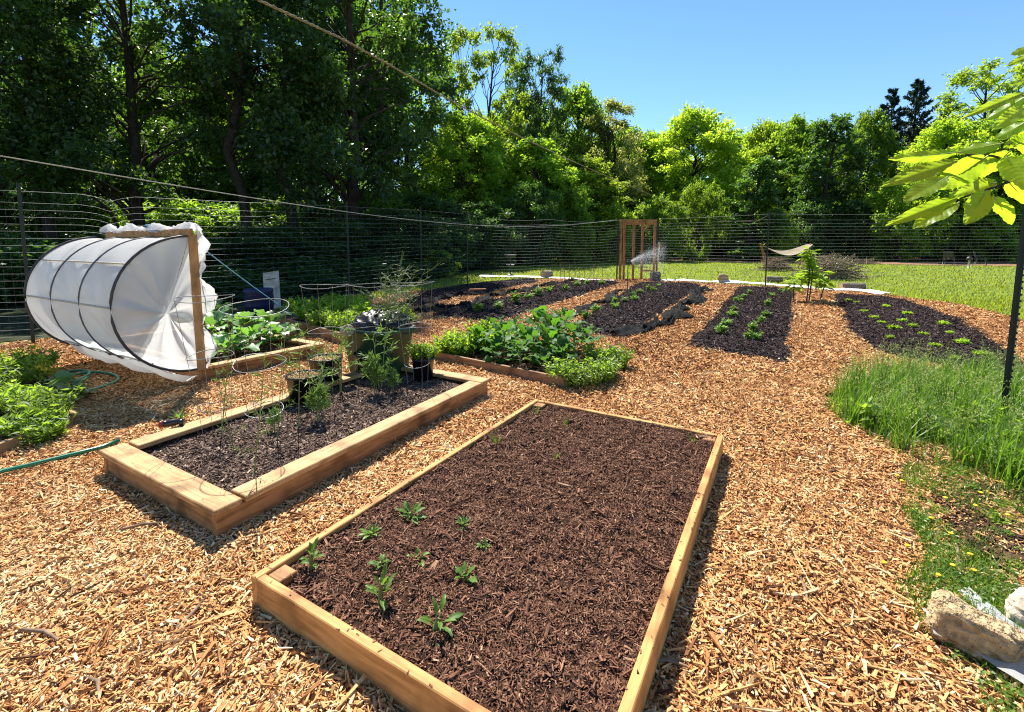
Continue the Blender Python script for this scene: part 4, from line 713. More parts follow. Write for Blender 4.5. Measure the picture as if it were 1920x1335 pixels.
for k in range(9):
    a = g.uniform(0, 6.28); e = np.array((0.42 * math.cos(a) * g.uniform(0.3, 1.3), 0.30 * math.sin(a), g.uniform(0.75, 1.22))); P_ = np.array([e * np.array((t ** 1.6, t ** 1.6, t)) for t in np.linspace(-0.02, 1, 7).clip(0)]); b.tube(P_, np.linspace(0.006, 0.0022, 7), 5, 1, g.random(), cap=False)
    for j in range(13):
        t = g.uniform(0.45, 1.0); p = np.array([np.interp(t, np.linspace(0, 1, 7), P_[:, i]) for i in range(3)]); d = g.normal(0, 1, 3); d[2] = abs(d[2]) * 0.6 + 0.1; d = d / np.linalg.norm(d) * g.uniform(0.10, 0.30); b.tube([p, p + d * 0.5, p + d + np.array((0, 0, 0.02))], (0.0026, 0.0022, 0.0012), 4, 1, g.random(), cap=False)
        for m_ in range(5): c_ = p + d * g.uniform(0.2, 1.0); v = g.normal(0, 0.035, 3); v[2] = abs(v[2]); b.tube([c_, c_ + v], (0.0022, 0.0018), 4, 1, g.random(), cap=False)
o = b.build('bolted_plant', [M['fern'], M['greenstem']]); o.location = G(735, 700, 0.125); tag(o, 'sprawling bolted plant with bare podded branches above the bin', 'plant')
# tall grass, low grass and clover on the right
def blades(b, x, y, z, H, W, g, rn, seg=3, lean=0.35):
    n = len(x); a = g.uniform(0, 6.283, n); ln = np.abs(g.normal(0, lean, n)) + 0.05; dx, dy = np.cos(a), np.sin(a); px_, py_ = -dy, dx; c = []
    for k in range(seg + 1):
        t = k / seg; off = ln * H * t ** 1.8; hz = H * t * (1 - 0.25 * ln * t); w_ = W * (1 - t ** 1.5) * 0.5 + 0.0003
        cx, cy, cz = x + dx * off, y + dy * off, z + hz; c += [np.stack([cx - px_ * w_, cy - py_ * w_, cz], 1), np.stack([cx + px_ * w_, cy + py_ * w_, cz], 1)]
    V = np.stack(c, 1); k = 2 * (seg + 1); F = np.array([(2 * i, 2 * i + 1, 2 * i + 3, 2 * i + 2) for i in range(seg)])
    b.add(V.reshape(-1, 3), (F[None] + (np.arange(n) * k)[:, None, None]).reshape(-1, 4), np.repeat(rn, k))
def sample(poly, n, g):
    P = np.array([p[:2] for p in poly]); x0, y0 = P.min(0); x1, y1 = P.max(0); x = g.uniform(x0, x1, n * 3); y = g.uniform(y0, y1, n * 3); k = inpoly(x, y, P); return x[k][:n], y[k][:n]
g = np.random.default_rng(8)
b = MB(); x, y = sample(TALL, 15000, g); cl = np.clip(0.5 + 0.8 * wob(x, y, 2.6, 9), 0, 1); k = g.random(len(x)) < 0.35 + 0.65 * cl; x, y, cl = x[k], y[k], cl[k]; H = (0.06 + 0.36 * g.random(len(x)) ** 1.6) * (0.4 + 0.75 * cl); blades(b, x, y, 0 * x - 0.01, H, 0.004 + 0.008 * g.random(len(x)) ** 1.5, g, np.clip(0.02 + 0.75 * g.random(len(x)) ** 1.6 + 0.18 * cl, 0, 1), 3, 0.5)
for q in range(60):
    cx_, cy_ = [v[0] for v in sample(TALL, 20, g)]; n = 34; blades(b, cx_ + g.normal(0, 0.035, n), cy_ + g.normal(0, 0.035, n), np.full(n, -0.01), g.uniform(0.22, 0.48, n), 0.007 + 0.006 * g.random(n), g, np.clip(g.normal(0.3, 0.15, n), 0, 1), 4, 0.45)
x, y = sample(TALL, 480, g)
for xx, yy in zip(x, y):
    h = g.uniform(0.28, 0.52); ax_, ay_ = g.normal(0, 0.05, 2); b.tube([(xx, yy, 0), (xx + ax_ * 0.4, yy + ay_ * 0.4, h * 0.6), (xx + ax_, yy + ay_, h)], (0.0016, 0.0013, 0.0008), 3, 0, 0.8, cap=False)
    n = 16; t = g.random((n, 1)); pos = np.array((xx + ax_, yy + ay_, h)) - np.array((ax_ * 0.6, ay_ * 0.6, 0.16)) * t + g.normal(0, 0.012, (n, 3)); b.leaves(pos, g.normal(0, 1, (n, 3)) * 0.7 + np.array((0, 0, 1)), g.normal(0, 1, (n, 3)), 0.02, 0.006, np.full(n, 1.0), m=1)
strew(WD, [Q(1580, 800), Q(1660, 730), Q(1900, 740), Q(2000, 930), Q(1800, 880), Q(1680, 860)], 26, 0.0, 'weed_plant', 'broad leaved weed growing in the tall grass at right', 'weed', 'weeds in the tall grass', 0.7, 1.3, 9); strew(WD, [Q(1690, 890), Q(1790, 880), Q(1960, 960), Q(1960, 1180), Q(1780, 1130), Q(1720, 980)], 14, 0.0, 'weed_plant', 'small low weed in the short grass at right', 'weed', 'small weeds in the short grass', 0.22, 0.4, 10)
tag(b.build('tall_grass', [M['grass'], M['seedhead']]), 'tall seeding grass growing at the right edge of the chip path', 'grass', None, 'stuff')
LOW = LOWG
b = MB(); x, y = sample(LOW, 48000, g); k = (wob(x, y, 3.5, 4) + 0.8 * g.random(len(x)) > 0.20) & ~(inpoly(x, y, DIRT) & (g.random(len(x)) < 0.7)); x, y = x[k], y[k]
blades(b, x, y, 0 * x - 0.025, 0.035 + 0.075 * g.random(len(x)), 0.003 + 0.004 * g.random(len(x)), g, 0.3 + 0.7 * g.random(len(x)), lean=0.5)
x, y = sample(LOW, 5500, g); k = (wob(x, y, 4, 11) > 0.15) & ~inpoly(x, y, DIRT); x, y = x[k], y[k]; n = len(x); a = g.normal(0, 1, (n, 3)); a[:, 2] = 0.2; n = len(x)
b.leaves(np.stack([x, y, 0.02 + 0.03 * g.random(n)], 1), a, g.normal(0, 0.25, (n, 3)) + np.array((0, 0, 1)), 0.018 + 0.012 * g.random(n), 0.016, 0.4 + 0.6 * g.random(n))
tag(b.build('low_grass', M['grass']), 'short grass and clover creeping over the right path edge', 'grass', None, 'stuff')
b = MB(); EDGE = [Q(1600, 850), Q(1540, 760), Q(1660, 700), Q(1690, 900)]; x, y = sample([Q(1600, 790), Q(1560, 740), Q(1680, 690), Q(1700, 880)], 900, g)
blades(b, x, y, 0 * x, 0.05 + 0.12 * g.random(len(x)), 0.004 + 0.003 * g.random(len(x)), g, g.random(len(x))); tag(b.build('grass_tufts', M['grass']), 'grass tufts pushing through the chips beside the tall grass', 'grass', None, 'stuff')
b = MB(); n = 150000; r = 11 + 37 * g.random(n) ** 1.6; a = g.uniform(-0.95, 0.9, n); x = r * np.tan(a); y = r
STRIP = nea + far[::-1]
k = (x > -9) & (x < 60) & ~inpoly(x, y, PATH) & ~inpoly(x, y, FLOOR) & ~inpoly(x, y, STRIP) & (y < 52); x, y = x[k], y[k]; n = len(x)
x2 = g.uniform(4.5, 16, 30000); y2 = g.uniform(4.5, 13, 30000); k = ~inpoly(x2, y2, PATH) & (np.abs(x2) < 1.2 * y2); x = np.concatenate([x, x2[k]]); y = np.concatenate([y, y2[k]]); n = len(x)
tuft = np.clip(wob(x, y, 1.2, 7), 0, 1); blades(b, x, y, 0 * x - 0.03, (0.05 + 0.07 * g.random(n) + 0.09 * tuft ** 2), 0.012 + 0.0011 * y * (0.5 + g.random(n)), g, np.clip(g.normal(0.55, 0.25, n), 0, 1), 2, 0.5)
tag(b.build('lawn_grass', M['lawnblade']), 'bright sunlit lawn grass beyond the mulch rows', 'grass', None, 'stuff')
FD = MB(); FD.lathe([(0.001, 0.0), (0.012, 0.004), (0.014, 0.009), (0.008, 0.012), (0.001, 0.011)], (0, 0, 0.05), 9); FD.tube([(0, 0, 0), (0, 0, 0.05)], 0.0016, 4, 1); fdm = FD.mesh('dandelion', [M['yellow'], M['stem']])
for px, py in ((1690, 915), (1682, 905), (1828, 963), (1772, 948), (1745, 987), (1888, 981), (1782, 1017), (1818, 1057), (1825, 1088), (1758, 1097), (1785, 1078), (1657, 1073), (1838, 938), (1700, 1040)):
    plant('dandelion', fdm, G(px, py, 0.0), 'tiny yellow dandelion in the short grass at right', 'flower', None, 0.9, 'dandelions in the short grass')
# big leaves in front, on a young tree whose stem stands outside the picture
LV = [(1802, 285, 1671, 299, 24, 0.2), (1805, 299, 1670, 340, 34, 0.3), (1853, 292, 1756, 352, 52, -0.3), (1778, 331, 1700, 373, 40, 0.5), (1799, 370, 1673, 416, 26, 0.2), (1799, 379, 1717, 421, 40, 0.4), (1850, 357, 1814, 416, 42, -0.2), (1862, 367, 1897, 413, 32, 0.5), (1868, 342, 1799, 362, 36, 0.1),
      (1882, 268, 1797, 285, 30, 0.5), (1886, 292, 1925, 348, 52, -0.4), (1896, 282, 1839, 327, 44, -0.5), (1924, 172, 1822, 211, 18, 0.2), (1926, 180, 1850, 225, 24, 0.4), (1926, 200, 1873, 233, 30, 0.2), (1928, 226, 1869, 262, 32, 0.5), (1930, 243, 1890, 274, 28, -0.3), (1930, 148, 1886, 162, 12, 0.3),
      (1936, 84, 1896, 105, 18, 0.4), (1936, 102, 1897, 118, 14, 0.2), (1890, 340, 1928, 380, 34, 0.3), (1900, 275, 1935, 255, 34, 0.3), (1905, 250, 1945, 290, 40, 0.4), (1898, 300, 1960, 320, 44, 0.2), (1840, 300, 1790, 320, 36, 0.6)]
st = thing('young_tree', 'leafy young tree with large serrated yellow green leaves at the right edge', 'tree', (1.72, 1.36, 0)); g = np.random.default_rng(12)
fo = MB(); wb = MB()
wb.tube([(0, 0, -0.05), (0.02, 0.01, 0.9), (-0.02, -0.02, 1.75), (0.0, 0.0, 2.4)], (0.02, 0.018, 0.012, 0.005), 8)
o3 = np.array((1.72, 1.36, 0))
for pts_ in ([(1990, 330, 1.34), (1930, 312, 1.32), (1890, 300, 1.30), (1860, 292, 1.28), (1810, 290, 1.26)], [(1960, 322, 1.33), (1900, 338, 1.29), (1868, 350, 1.27), (1800, 372, 1.25)], [(1990, 220, 1.34), (1940, 205, 1.32), (1920, 180, 1.31)], [(1990, 260, 1.34), (1925, 250, 1.3), (1890, 272, 1.29)]):
    P_ = [np.array(at(*q)) - o3 for q in pts_]; wb.tube(P_, np.linspace(0.006, 0.002, len(P_)), 5)
wb.build('branches', M['bark'], st)
for i, (x0, y0, x1, y1, wpx, roll) in enumerate(LV):
    D0 = 1.27 + 0.05 * math.sin(i * 1.7); D1 = D0 + 0.07 * math.sin(i * 2.9 + 1); p = Vector(at(x0, y0, D0)); q = Vector(at(x1, y1, D1)); d = q - p; L = d.length
    v = (p - Vector((0, 0, CAMH))).normalized(); nn = (v.cross(d)).cross(d).normalized()
    if nn.z < 0: nn = -nn
    nn = Quaternion(d.normalized(), roll * 1.3) @ nn; bL = MB(); W = wpx / FPX * D0 * 0.94
    leafgrid(fo, p - Vector(o3), d, nn, L, W, g, 45, 11, g.uniform(0.1, 0.4), 0.05, g.uniform(0.0, 0.25), 0.06, float(np.clip(g.normal(0.5, 0.25), 0, 1)), 0, 0.85, 0.055, 1)
fo.build('foliage', [M['bigleaf'], M['stem']], st)
# sapling by the far end of the rows
t = thing('sapling', 'bright leafy sapling between the two right mulch rows', 'tree', G(1512, 568)); s = MB(); f = MB(); g = np.random.default_rng(14)
for (dx_, dy_, h) in ((0, 0, 1.35), (0.15, 0.1, 1.1), (-0.3, 0.15, 0.7), (0.5, 0.1, 0.8)):
    tip = np.array((dx_ + g.normal(0, 0.05), dy_, h)); s.tube(np.stack([(dx_ * 0.8, dy_, -0.03), tip * np.array((1, 1, 0.5)), tip]), (0.018, 0.013, 0.005), 6)
    n = int(60 * h); z = g.uniform(0.45, 1.05, n) * h; pos = np.stack([np.full(n, dx_) + g.normal(0, 0.05, n), np.full(n, dy_) + g.normal(0, 0.05, n), z], 1); dd = g.normal(0, 1, (n, 3)); dd[:, 2] *= 0.3; dd[:, 2] -= 0.15
    f.leaves(pos, dd, g.normal(0, 0.3, (n, 3)) + np.array((0, 0, 1)), g.uniform(0.16, 0.34, n), g.uniform(0.08, 0.14, n), g.random(n))
s.build('stems', M['bark'], t); f.build('foliage', M['herb'], t)
# ------------------------------------------------------------------ hoop cover standing open on its bed
AX = np.array((-0.87, 0.493, 0)); PP = np.array((-0.493, -0.87, 0)); HC = np.array((*G(372, 690, 0.19)[:2], 0.19)) ; HR = 0.735; HL = 2.35
hc = thing('hoop_cover', 'white plastic hoop cover tipped open on the collard bed', 'cold frame', tuple(HC))
def hp(l, ph, r=HR): return AX * l + PP * (r * math.sin(ph)) * 1.0 + np.array((0, 0, HR + r * math.cos(ph)))
b = MB(); nu, nv = 61, 49; V = []
hl = [0, HL / 3, 2 * HL / 3, HL]
for i in range(nu):
    l = HL * i / (nu - 1); s = abs(math.sin(3 * math.pi * i / (nu - 1)))
    for j in range(nv):
        ph = math.pi * j / (nv - 1); sag = 0.028 * s * (0.4 + math.sin(ph)) + 0.010 * s * math.sin(9 * ph + 7 * l) + 0.011 * math.sin(24 * (l * 0.8 + ph * 0.45) + 2 * math.sin(3 * l)) * (0.1 + s) * (0.5 + 0.5 * math.sin(5 * l + 3 * ph))
        V.append(hp(l, ph, HR - sag))
b.grid(V, nu, nv); b.build('plastic_cover', M['poly'], hc)
for l in hl:
    b = MB(); b.tube([hp(l, math.pi * k / 24, HR + (0.012 if l in (0, HL) else 0.003)) for k in range(25)], 0.0135 if l in (0, HL) else 0.0095, 8); b.build('hoop', M['hoop'] if l in (0, HL) else M['hoopgrey'], hc)
for ph in (0.88, 1.53, 2.5):
    b = MB(); b.tube([hp(HL * k / 6, ph, HR - 0.008) for k in range(7)], 0.010, 6); b.build('purlin', M['rope'], hc)
def endsheet(l, sgn, name):
    b = MB(); n, k = 73, 14; V = []; cc = hp(l, 1.57, 0.30) + np.array((0, 0, -0.07)) + sgn * AX * 0.05; g = np.random.default_rng(int(9 + l)); fr = g.uniform(0, 6.28, 5)
    for i in range(n):
        u = i / (n - 1)
        e = hp(l, math.pi * min(1, u / 0.62)) if u < 0.62 else hp(l, math.pi, HR) * (1 - (u - 0.62) / 0.38) + hp(l, 0, HR) * ((u - 0.62) / 0.38)
        for j in range(k):
            t = j / (k - 1); q = e * (1 - t) + cc * t; f = math.sin(u * 70 + fr[0]) + 0.8 * math.sin(u * 43 + fr[1]) + 0.5 * math.sin(u * 121 + fr[2])
            V.append(q + AX * (-1 if sgn < 0 else 1) * (0.022 * f * math.sin(math.pi * min(1, t * 1.1)) ** 0.7 + 0.04 * t * t))
    b.grid(V, n, k); return b.build(name, M['polyclear'], hc)
endsheet(0.0, -1, 'end_plastic'); endsheet(HL, 1, 'end_plastic')
UPV = np.array((0, 0, 1.0))
b = MB(); p = hp(0, 0); q = hp(0, math.pi); b.board(q + PP * -0.02 + UPV * -0.02 - AX * 0.03, p + PP * -0.02 + UPV * 0.03 - AX * 0.03, 0.04, 0.085, r=0.3); b.build('end_post', M['plainwood'], hc)
b = MB(); b.board(hp(-0.05, 0) + UPV * 0.055 - PP * -0.0, hp(HL * 0.86, 0) + UPV * 0.04, 0.04, 0.08, r=0.6); b.build('ridge_board', M['oldpine'], hc)
b = MB(); b.board(hp(0, math.pi) - PP * 0.05, hp(HL, math.pi) - PP * 0.05, 0.04, 0.08, r=0.6); b.build('base_board', M['oldpine'], hc)
def crumple(name, fn, nu, nv, amp, seed, mat, parent):
    g = np.random.default_rng(seed); b = MB(); V = np.array([[fn(i / (nu - 1), j / (nv - 1)) for j in range(nv)] for i in range(nu)]); N = g.normal(0, 1, (nu, nv, 3)); N = (N + np.roll(N, 1, 0) + np.roll(N, 1, 1) + np.roll(N, -1, 0)) / 3
    V = V + N * amp; b.grid(V.reshape(-1, 3), nu, nv); return b.build(name, mat, parent)
crumple('loose_plastic', lambda u, v: hp(-0.08 + u * HL * 0.95, 0) + UPV * (0.08 + 0.10 * math.sin(v * 3.1) * (0.7 + 0.3 * math.sin(u * 21))) - PP * (0.12 * v - 0.03), 44, 6, 0.018, 1, M['polyclear'], hc)
crumple('loose_plastic', lambda u, v: hp(0, 0) * (1 - u) + hp(0, math.pi) * u - AX * (0.04 + 0.09 * v * (0.75 + 0.5 * math.sin(u * 17)) + (0.09 * math.exp(-((u - 0.48) / 0.14) ** 2)) * v) - PP * (0.05 + 0.07 * v * math.sin(u * 9) ** 2) + UPV * 0.14 * (1 - u), 40, 6, 0.020, 2, M['polyclear'], hc)
crumple('loose_plastic', lambda u, v: hp(HL * u * 0.97, 2.55 + 0.6 * v, HR + 0.01 + 0.06 * v) + (UPV * (-0.13 * v * (0.7 + 0.4 * math.sin(u * 15 + 1))) + PP * 0.05 * v) * min(1, u * 9 + 0.15), 50, 6, 0.014, 3, M['poly'], hc)
b = MB(); b.tube([hp(0.9, 0) + UPV * 0.13 + np.array((0.02 * math.cos(k * 1.9), 0.03 * math.sin(k * 2.3), 0.02 * math.sin(k * 1.1))) for k in range(30)], 0.006, 4); b.build('twine_knot', M['blue_rope'], hc)
b = MB(); p0 = HC + hp(-0.05, 0) - UPV * 0.03; p1 = np.array(G(560, 596, 0.2)); b.tube([p0 * (1 - t) + p1 * t - UPV * 0.10 * math.sin(3.14 * t) * 0.3 for t in np.linspace(0, 1, 10)], 0.006, 5); tag(b.build('tie_rope', M['blue_rope']), 'taut blue twine holding the hoop cover open', 'rope')
# ------------------------------------------------------------------ wire cages
def cage_mesh():
    legs = MB(); rings = []
    for q in range(4):
        a = q * math.pi / 2 + 0.4; legs_ = [(0.10 * math.cos(a), 0.10 * math.sin(a), -0.08), (0.125 * math.cos(a), 0.125 * math.sin(a), 0.18), (0.17 * math.cos(a), 0.17 * math.sin(a), 0.55), (0.215 * math.cos(a), 0.215 * math.sin(a), 0.93)]
        b = MB(); b.tube(legs_, 0.0020, 5); rings.append(('leg', b.mesh('cage_leg', M['wire'])))
    for z, r in ((0.19, 0.128), (0.54, 0.172), (0.92, 0.217)):
        b = MB(); b.tube([(r * math.cos(a), r * math.sin(a), z + 0.008 * math.sin(2 * a + z * 9)) for a in np.linspace(0, 6.283, 33)[:-1]], 0.0026, 6, closed=True); rings.append(('ring', b.mesh('cage_ring', M['wire'])))
    return rings
CG = cage_mesh(); c0 = thing('tomato_cage', 'wire tomato cage just left of the bin, middle of the bed', 'plant cage', G(617, 738, 0.12), 0.3, 'wire tomato cages in the capped bed'); c0.scale = (1, 1, 1.16)
for nm, me in CG: part(nm, me, c0)
for px, py, rz, tl, s, lab in ((682, 716, 0.9, (0.02, 0.03), (0.92, 0.92, 1.13), 'wire tomato cage directly in front of the green bin'), (784, 722, 0.2, (-0.02, -0.03), (1, 1, 1.16), 'wire tomato cage around the right black pot'), (500, 815, 1.2, (0.10, -0.12), (1.02, 1.02, 1.12), 'tilted wire tomato cage nearest the front of the capped bed'), (408, 812, 0.5, (0.02, -0.02), (0.9, 0.9, 1.16), 'wire tomato cage before the upright board of the hoop cover')):
    dup(c0, G(px, py, 0.12), rz, s, lab, tilt=tl)
# ------------------------------------------------------------------ bin, pots, barrel
BX, BY, _ = G(703, 700, 0.13); bn = thing('storage_bin', 'grey green plastic bin heaped with black rubbish bags', 'bin', (BX + 0.02, BY + 0.1, 0.13), -0.52)
b = MB()
def rrect(hx, hy, r, z, n=5): return [(sx * (hx - r) + r * math.cos(a), sy * (hy - r) + r * math.sin(a), z) for sx, sy, a0 in ((1, 1, 0), (-1, 1, 1.5708), (-1, -1, 3.1416), (1, -1, 4.7124)) for a in np.linspace(a0, a0 + 1.5708, n)]
pr = [(0.28, 0.21, 0.0), (0.33, 0.245, 0.47), (0.36, 0.275, 0.475), (0.36, 0.275, 0.52), (0.33, 0.245, 0.52), (0.31, 0.23, 0.4)]
b.grid([p for hx, hy, z in pr for p in rrect(hx, hy, 0.06, z)], len(pr), 20, 0, 0.5, True, True); b.build('tub', M['bin'], bn)
rb = tag(None or crumple('rubbish_bag', lambda u, v: np.array((BX + 0.06, BY + 0.1, 0.63)) + np.array((0.33 * math.cos(u * 6.283) * math.sin(0.15 + v * 1.5), 0.27 * math.sin(u * 6.283) * math.sin(0.15 + v * 1.5), 0.20 * math.cos(0.15 + v * 1.5) + 0.02 * math.sin(u * 25) * v)), 48, 14, 0.022, 5, M['bag'], None), 'crumpled shiny black rubbish bag stuffed in the bin', 'bag')
sp = thing('twine_spool', 'tan spool of twine perched on the bin rim', 'spool', (BX - 0.22, BY - 0.21, 0.655)); sp.rotation_euler = (1.2, 0.0, 0.5)
b = MB(); b.lathe([(0.03, -0.06), (0.062, -0.06), (0.066, -0.03), (0.066, 0.03), (0.062, 0.06), (0.03, 0.06), (0.028, 0.0), (0.03, -0.06)], n=20); b.build('twine', M['spool'], sp)
b = MB(); b.lathe([(0.022, -0.07), (0.03, -0.07), (0.03, 0.07), (0.022, 0.07), (0.022, -0.07)], n=16); b.build('core', M['greyboard'], sp)
def pot(px, py, z, r, h, label, fill='straw'):
    t = thing('plant_pot', label, 'pot', G(px, py, z), 0, 'black nursery pots'); b = MB(); b.lathe([(0.001, 0), (r * 0.82, 0), (r * 0.97, h * 0.93), (r * 1.04, h * 0.93), (r * 1.04, h), (r * 0.97, h), (r * 0.93, h * 0.9)], n=28); b.build('shell', M['black'], t)
    b = MB(); b.lathe([(0.001, h * 0.90), (r * 0.5, h * 0.89), (r * 0.93, h * 0.86)], n=20)
    n = 420; g = np.random.default_rng(int(px)); a = g.uniform(0, 6.28, n); q = r * 0.9 * np.sqrt(g.random(n)); TV, TF = chip_template(g)
    b.scatter(TV, TF, np.stack([q * np.cos(a), q * np.sin(a), np.full(n, h * 0.90) + 0.015 * g.random(n)], 1), rand_rot(n, 0.3, g), np.stack([0.05 * (0.4 + g.random(n)), 0.005 + 0 * a, 0.003 + 0 * a], 1), g.random(n)); b.build('filling', M[fill], t); return t
pot(572, 752, 0.12, 0.155, 0.26, 'black nursery pot at the left, under drooping asparagus'); pot(612, 722, 0.12, 0.165, 0.30, 'straw topped black nursery pot behind the left one'); pot(794, 712, 0.12, 0.12, 0.245, 'black nursery pot overflowing with bright oregano', 'mulch'); pot(690, 706, 0.12, 0.15, 0.27, 'shaded black nursery pot in front of the bin', 'mulch')
px_, py_, _z = G(794, 712, 0.12)
for k in range(3): plant('oregano_plant', HB[(0, 2, 0)[k]], (px_ + (-0.06, 0.07, 0.0)[k], py_ + (0, 0.02, 0.06)[k], 0.34), 'bright oregano bushing out of the right black pot', 'herb', None, 0.85, 'oregano in the right black pot')
bl = thing('barrel', 'dark blue plastic barrel in the shade behind the herbs', 'barrel', G(487, 592, 0.0)); b = MB(); b.lathe([(0.001, 0), (0.25, 0), (0.27, 0.03), (0.29, 0.22), (0.30, 0.25), (0.29, 0.28), (0.30, 0.33), (0.29, 0.52), (0.30, 0.55), (0.28, 0.60), (0.25, 0.60), (0.24, 0.55)], n=32); b.build('body', M['blue'], bl)
b = MB(); b.lathe([(0.001, 0.57), (0.245, 0.57)], n=28); b.build('lid', M['black'], bl)
wbx = thing('leaning_board', 'pale weathered board leaning by the blue barrel', 'board', G(512, 580)); wbx.rotation_euler = (-0.2, -0.16, -0.15); b = MB(); b.box((0, 0, 0.46), (0.42, 0.03, 0.92), bev=0.004); b.build('panel', M['greyboard'], wbx); b = MB(); b.box((0, -0.02, 0.74), (0.30, 0.012, 0.014)); b.build('batten', M['darkmetal'], wbx)
# ------------------------------------------------------------------ hoses and bits
b = MB(); hz = [G(-60, 905, 0.06), G(5, 883, 0.06), G(50, 873, 0.062), G(95, 862, 0.06), G(140, 851, 0.06), G(192, 838, 0.06), G(222, 826, 0.05)]; b.tube(hz, 0.0155, 8); tag(b.build('garden_hose', M['hose']), 'straight length of green garden hose running to the capped bed', 'hose')
b = MB(); cz = [(40, 742), (95, 735), (150, 735), (200, 722), (222, 710), (205, 700), (165, 698), (120, 705), (100, 706), (110, 700), (150, 694), (168, 698), (155, 708), (120, 718), (100, 724), (96, 732), (138, 730), (152, 716), (168, 704)]
cp = [Vector(G(x, y, 0.055 + 0.012 * math.sin(i * 1.3))) for i, (x, y) in enumerate(cz)]; sm = []
for i in range(len(cp) - 1):
    p0, p1, p2, p3 = cp[max(i - 1, 0)], cp[i], cp[i + 1], cp[min(i + 2, len(cp) - 1)]
    for t in np.linspace(0, 1, 6)[:-1]: sm.append(0.5 * ((2 * p1) + (p2 - p0) * t + (2 * p0 - 5 * p1 + 4 * p2 - p3) * t * t + (3 * p1 - p0 - 3 * p2 + p3) * t ** 3))
b.tube([tuple(v) for v in sm], 0.0150, 8); tag(b.build('garden_hose', M['hose']), 'green hose looped in loose coils before the hoop cover', 'hose')
x, y, z = G(322, 800, 0.19); t = thing('hose_timer', 'small black and red hose timer lying on the cap board', 'timer', (x, y, z + 0.028), 0.35)
b = MB(); b.tube([(-0.05, 0, 0), (-0.02, 0, 0), (0.02, 0, 0.005), (0.055, 0, 0.005)], (0.022, 0.028, 0.028, 0.018), 12); b.build('body', M['black'], t); b = MB(); b.tube([(-0.075, 0, 0), (-0.05, 0, 0)], (0.026, 0.026), 12); b.build('cap', M['red'], t); b = MB(); b.tube([(0.055, 0, -0.002), (0.085, 0, -0.002)], (0.027, 0.027), 12); b.build('dial', M['black'], t)
for i, (x0, y0, x1, y1, lab) in enumerate(((228, 992, 300, 980, 'flat grey strip of bark on chips by the capped bed corner'), (330, 1180, 385, 1120, 'pale split stick among the chips at lower left'), (1500, 1080, 1515, 1130, 'grey twig on the chips of the right path'), (1795, 1020, 1800, 1075, 'upright looking grey stick in the short grass'), (1690, 1000, 1720, 1010, 'bent grey twig at the grass edge of the right path'), (40, 1180, 110, 1200, 'brown twig on the chips in the lower left corner'), (640, 860, 655, 905, 'pale splinter lying between the two near beds'), (1215, 1240, 1290, 1250, 'dark broken twig beside the right pine board'), (160, 1270, 185, 1300, 'short brown stick near the bottom left chips'))):
    p, q = np.array(G(x0, y0, 0.035)), np.array(G(x1, y1, 0.035)); b = MB(); m_ = (p + q) / 2 + np.array((0.01, 0.012, 0.004)); b.tube([p, m_, q], (0.006, 0.008, 0.004), 6); tag(b.build('stick', M['stick']), lab, 'stick', 'sticks on the ground')
# ------------------------------------------------------------------ stones and plastic at the lower right
def rock(name, c, size, seed, mat, rz, label, tilt=(0, 0)):
    g = np.random.default_rng(seed); b = MB(); nu, nv = 44, 60; V = []
    ks = g.normal(0, 1, (34, 3)); ph = g.uniform(0, 6.28, 34)
    for i in range(nu):
        th = math.pi * i / (nu - 1)
        for j in range(nv):
            a = 2 * math.pi * j / nv; d = np.array((math.sin(th) * math.cos(a), math.sin(th) * math.sin(a), math.cos(th))); e = np.sign(d) * np.abs(d) ** 0.6; e = e * np.array((1 + 0.25 * d[1], 1, 1 + 0.3 * d[1]))
            n_ = sum(math.sin(ks[q] @ d * (1.3 + q * 0.4) + ph[q]) / (1 + 0.5 * q) for q in range(34)) * 0.085; n_ += 0.03 * math.sin(23 * d[0] + 3 * math.sin(9 * d[1])) * math.sin(19 * d[1] + 4 * math.sin(11 * d[2])) + g.normal(0, 0.012); V.append(e * np.array(size) / 2 * (1 + n_))
    b.grid(V, nu, nv, 0, 0.5, True, True); o = b.build(name, mat); o.location = c; o.rotation_euler = (tilt[0], tilt[1], rz); return tag(o, label, 'stone')
sx, sy, _ = G(1832, 1196, 0.07); rock('stone', (sx, sy, 0.095), (0.145, 0.27, 0.15), 3, M['stone'], 0.75, 'rough tan sandstone block weighing down the plastic', (0.1, 0.1))
sx, sy, _ = G(1915, 1150, 0.05); rock('stone', (sx + 0.06, sy, 0.05), (0.2, 0.14, 0.12), 5, M['palestone'], 0.4, 'pale stone at the right edge behind the sandstone block')
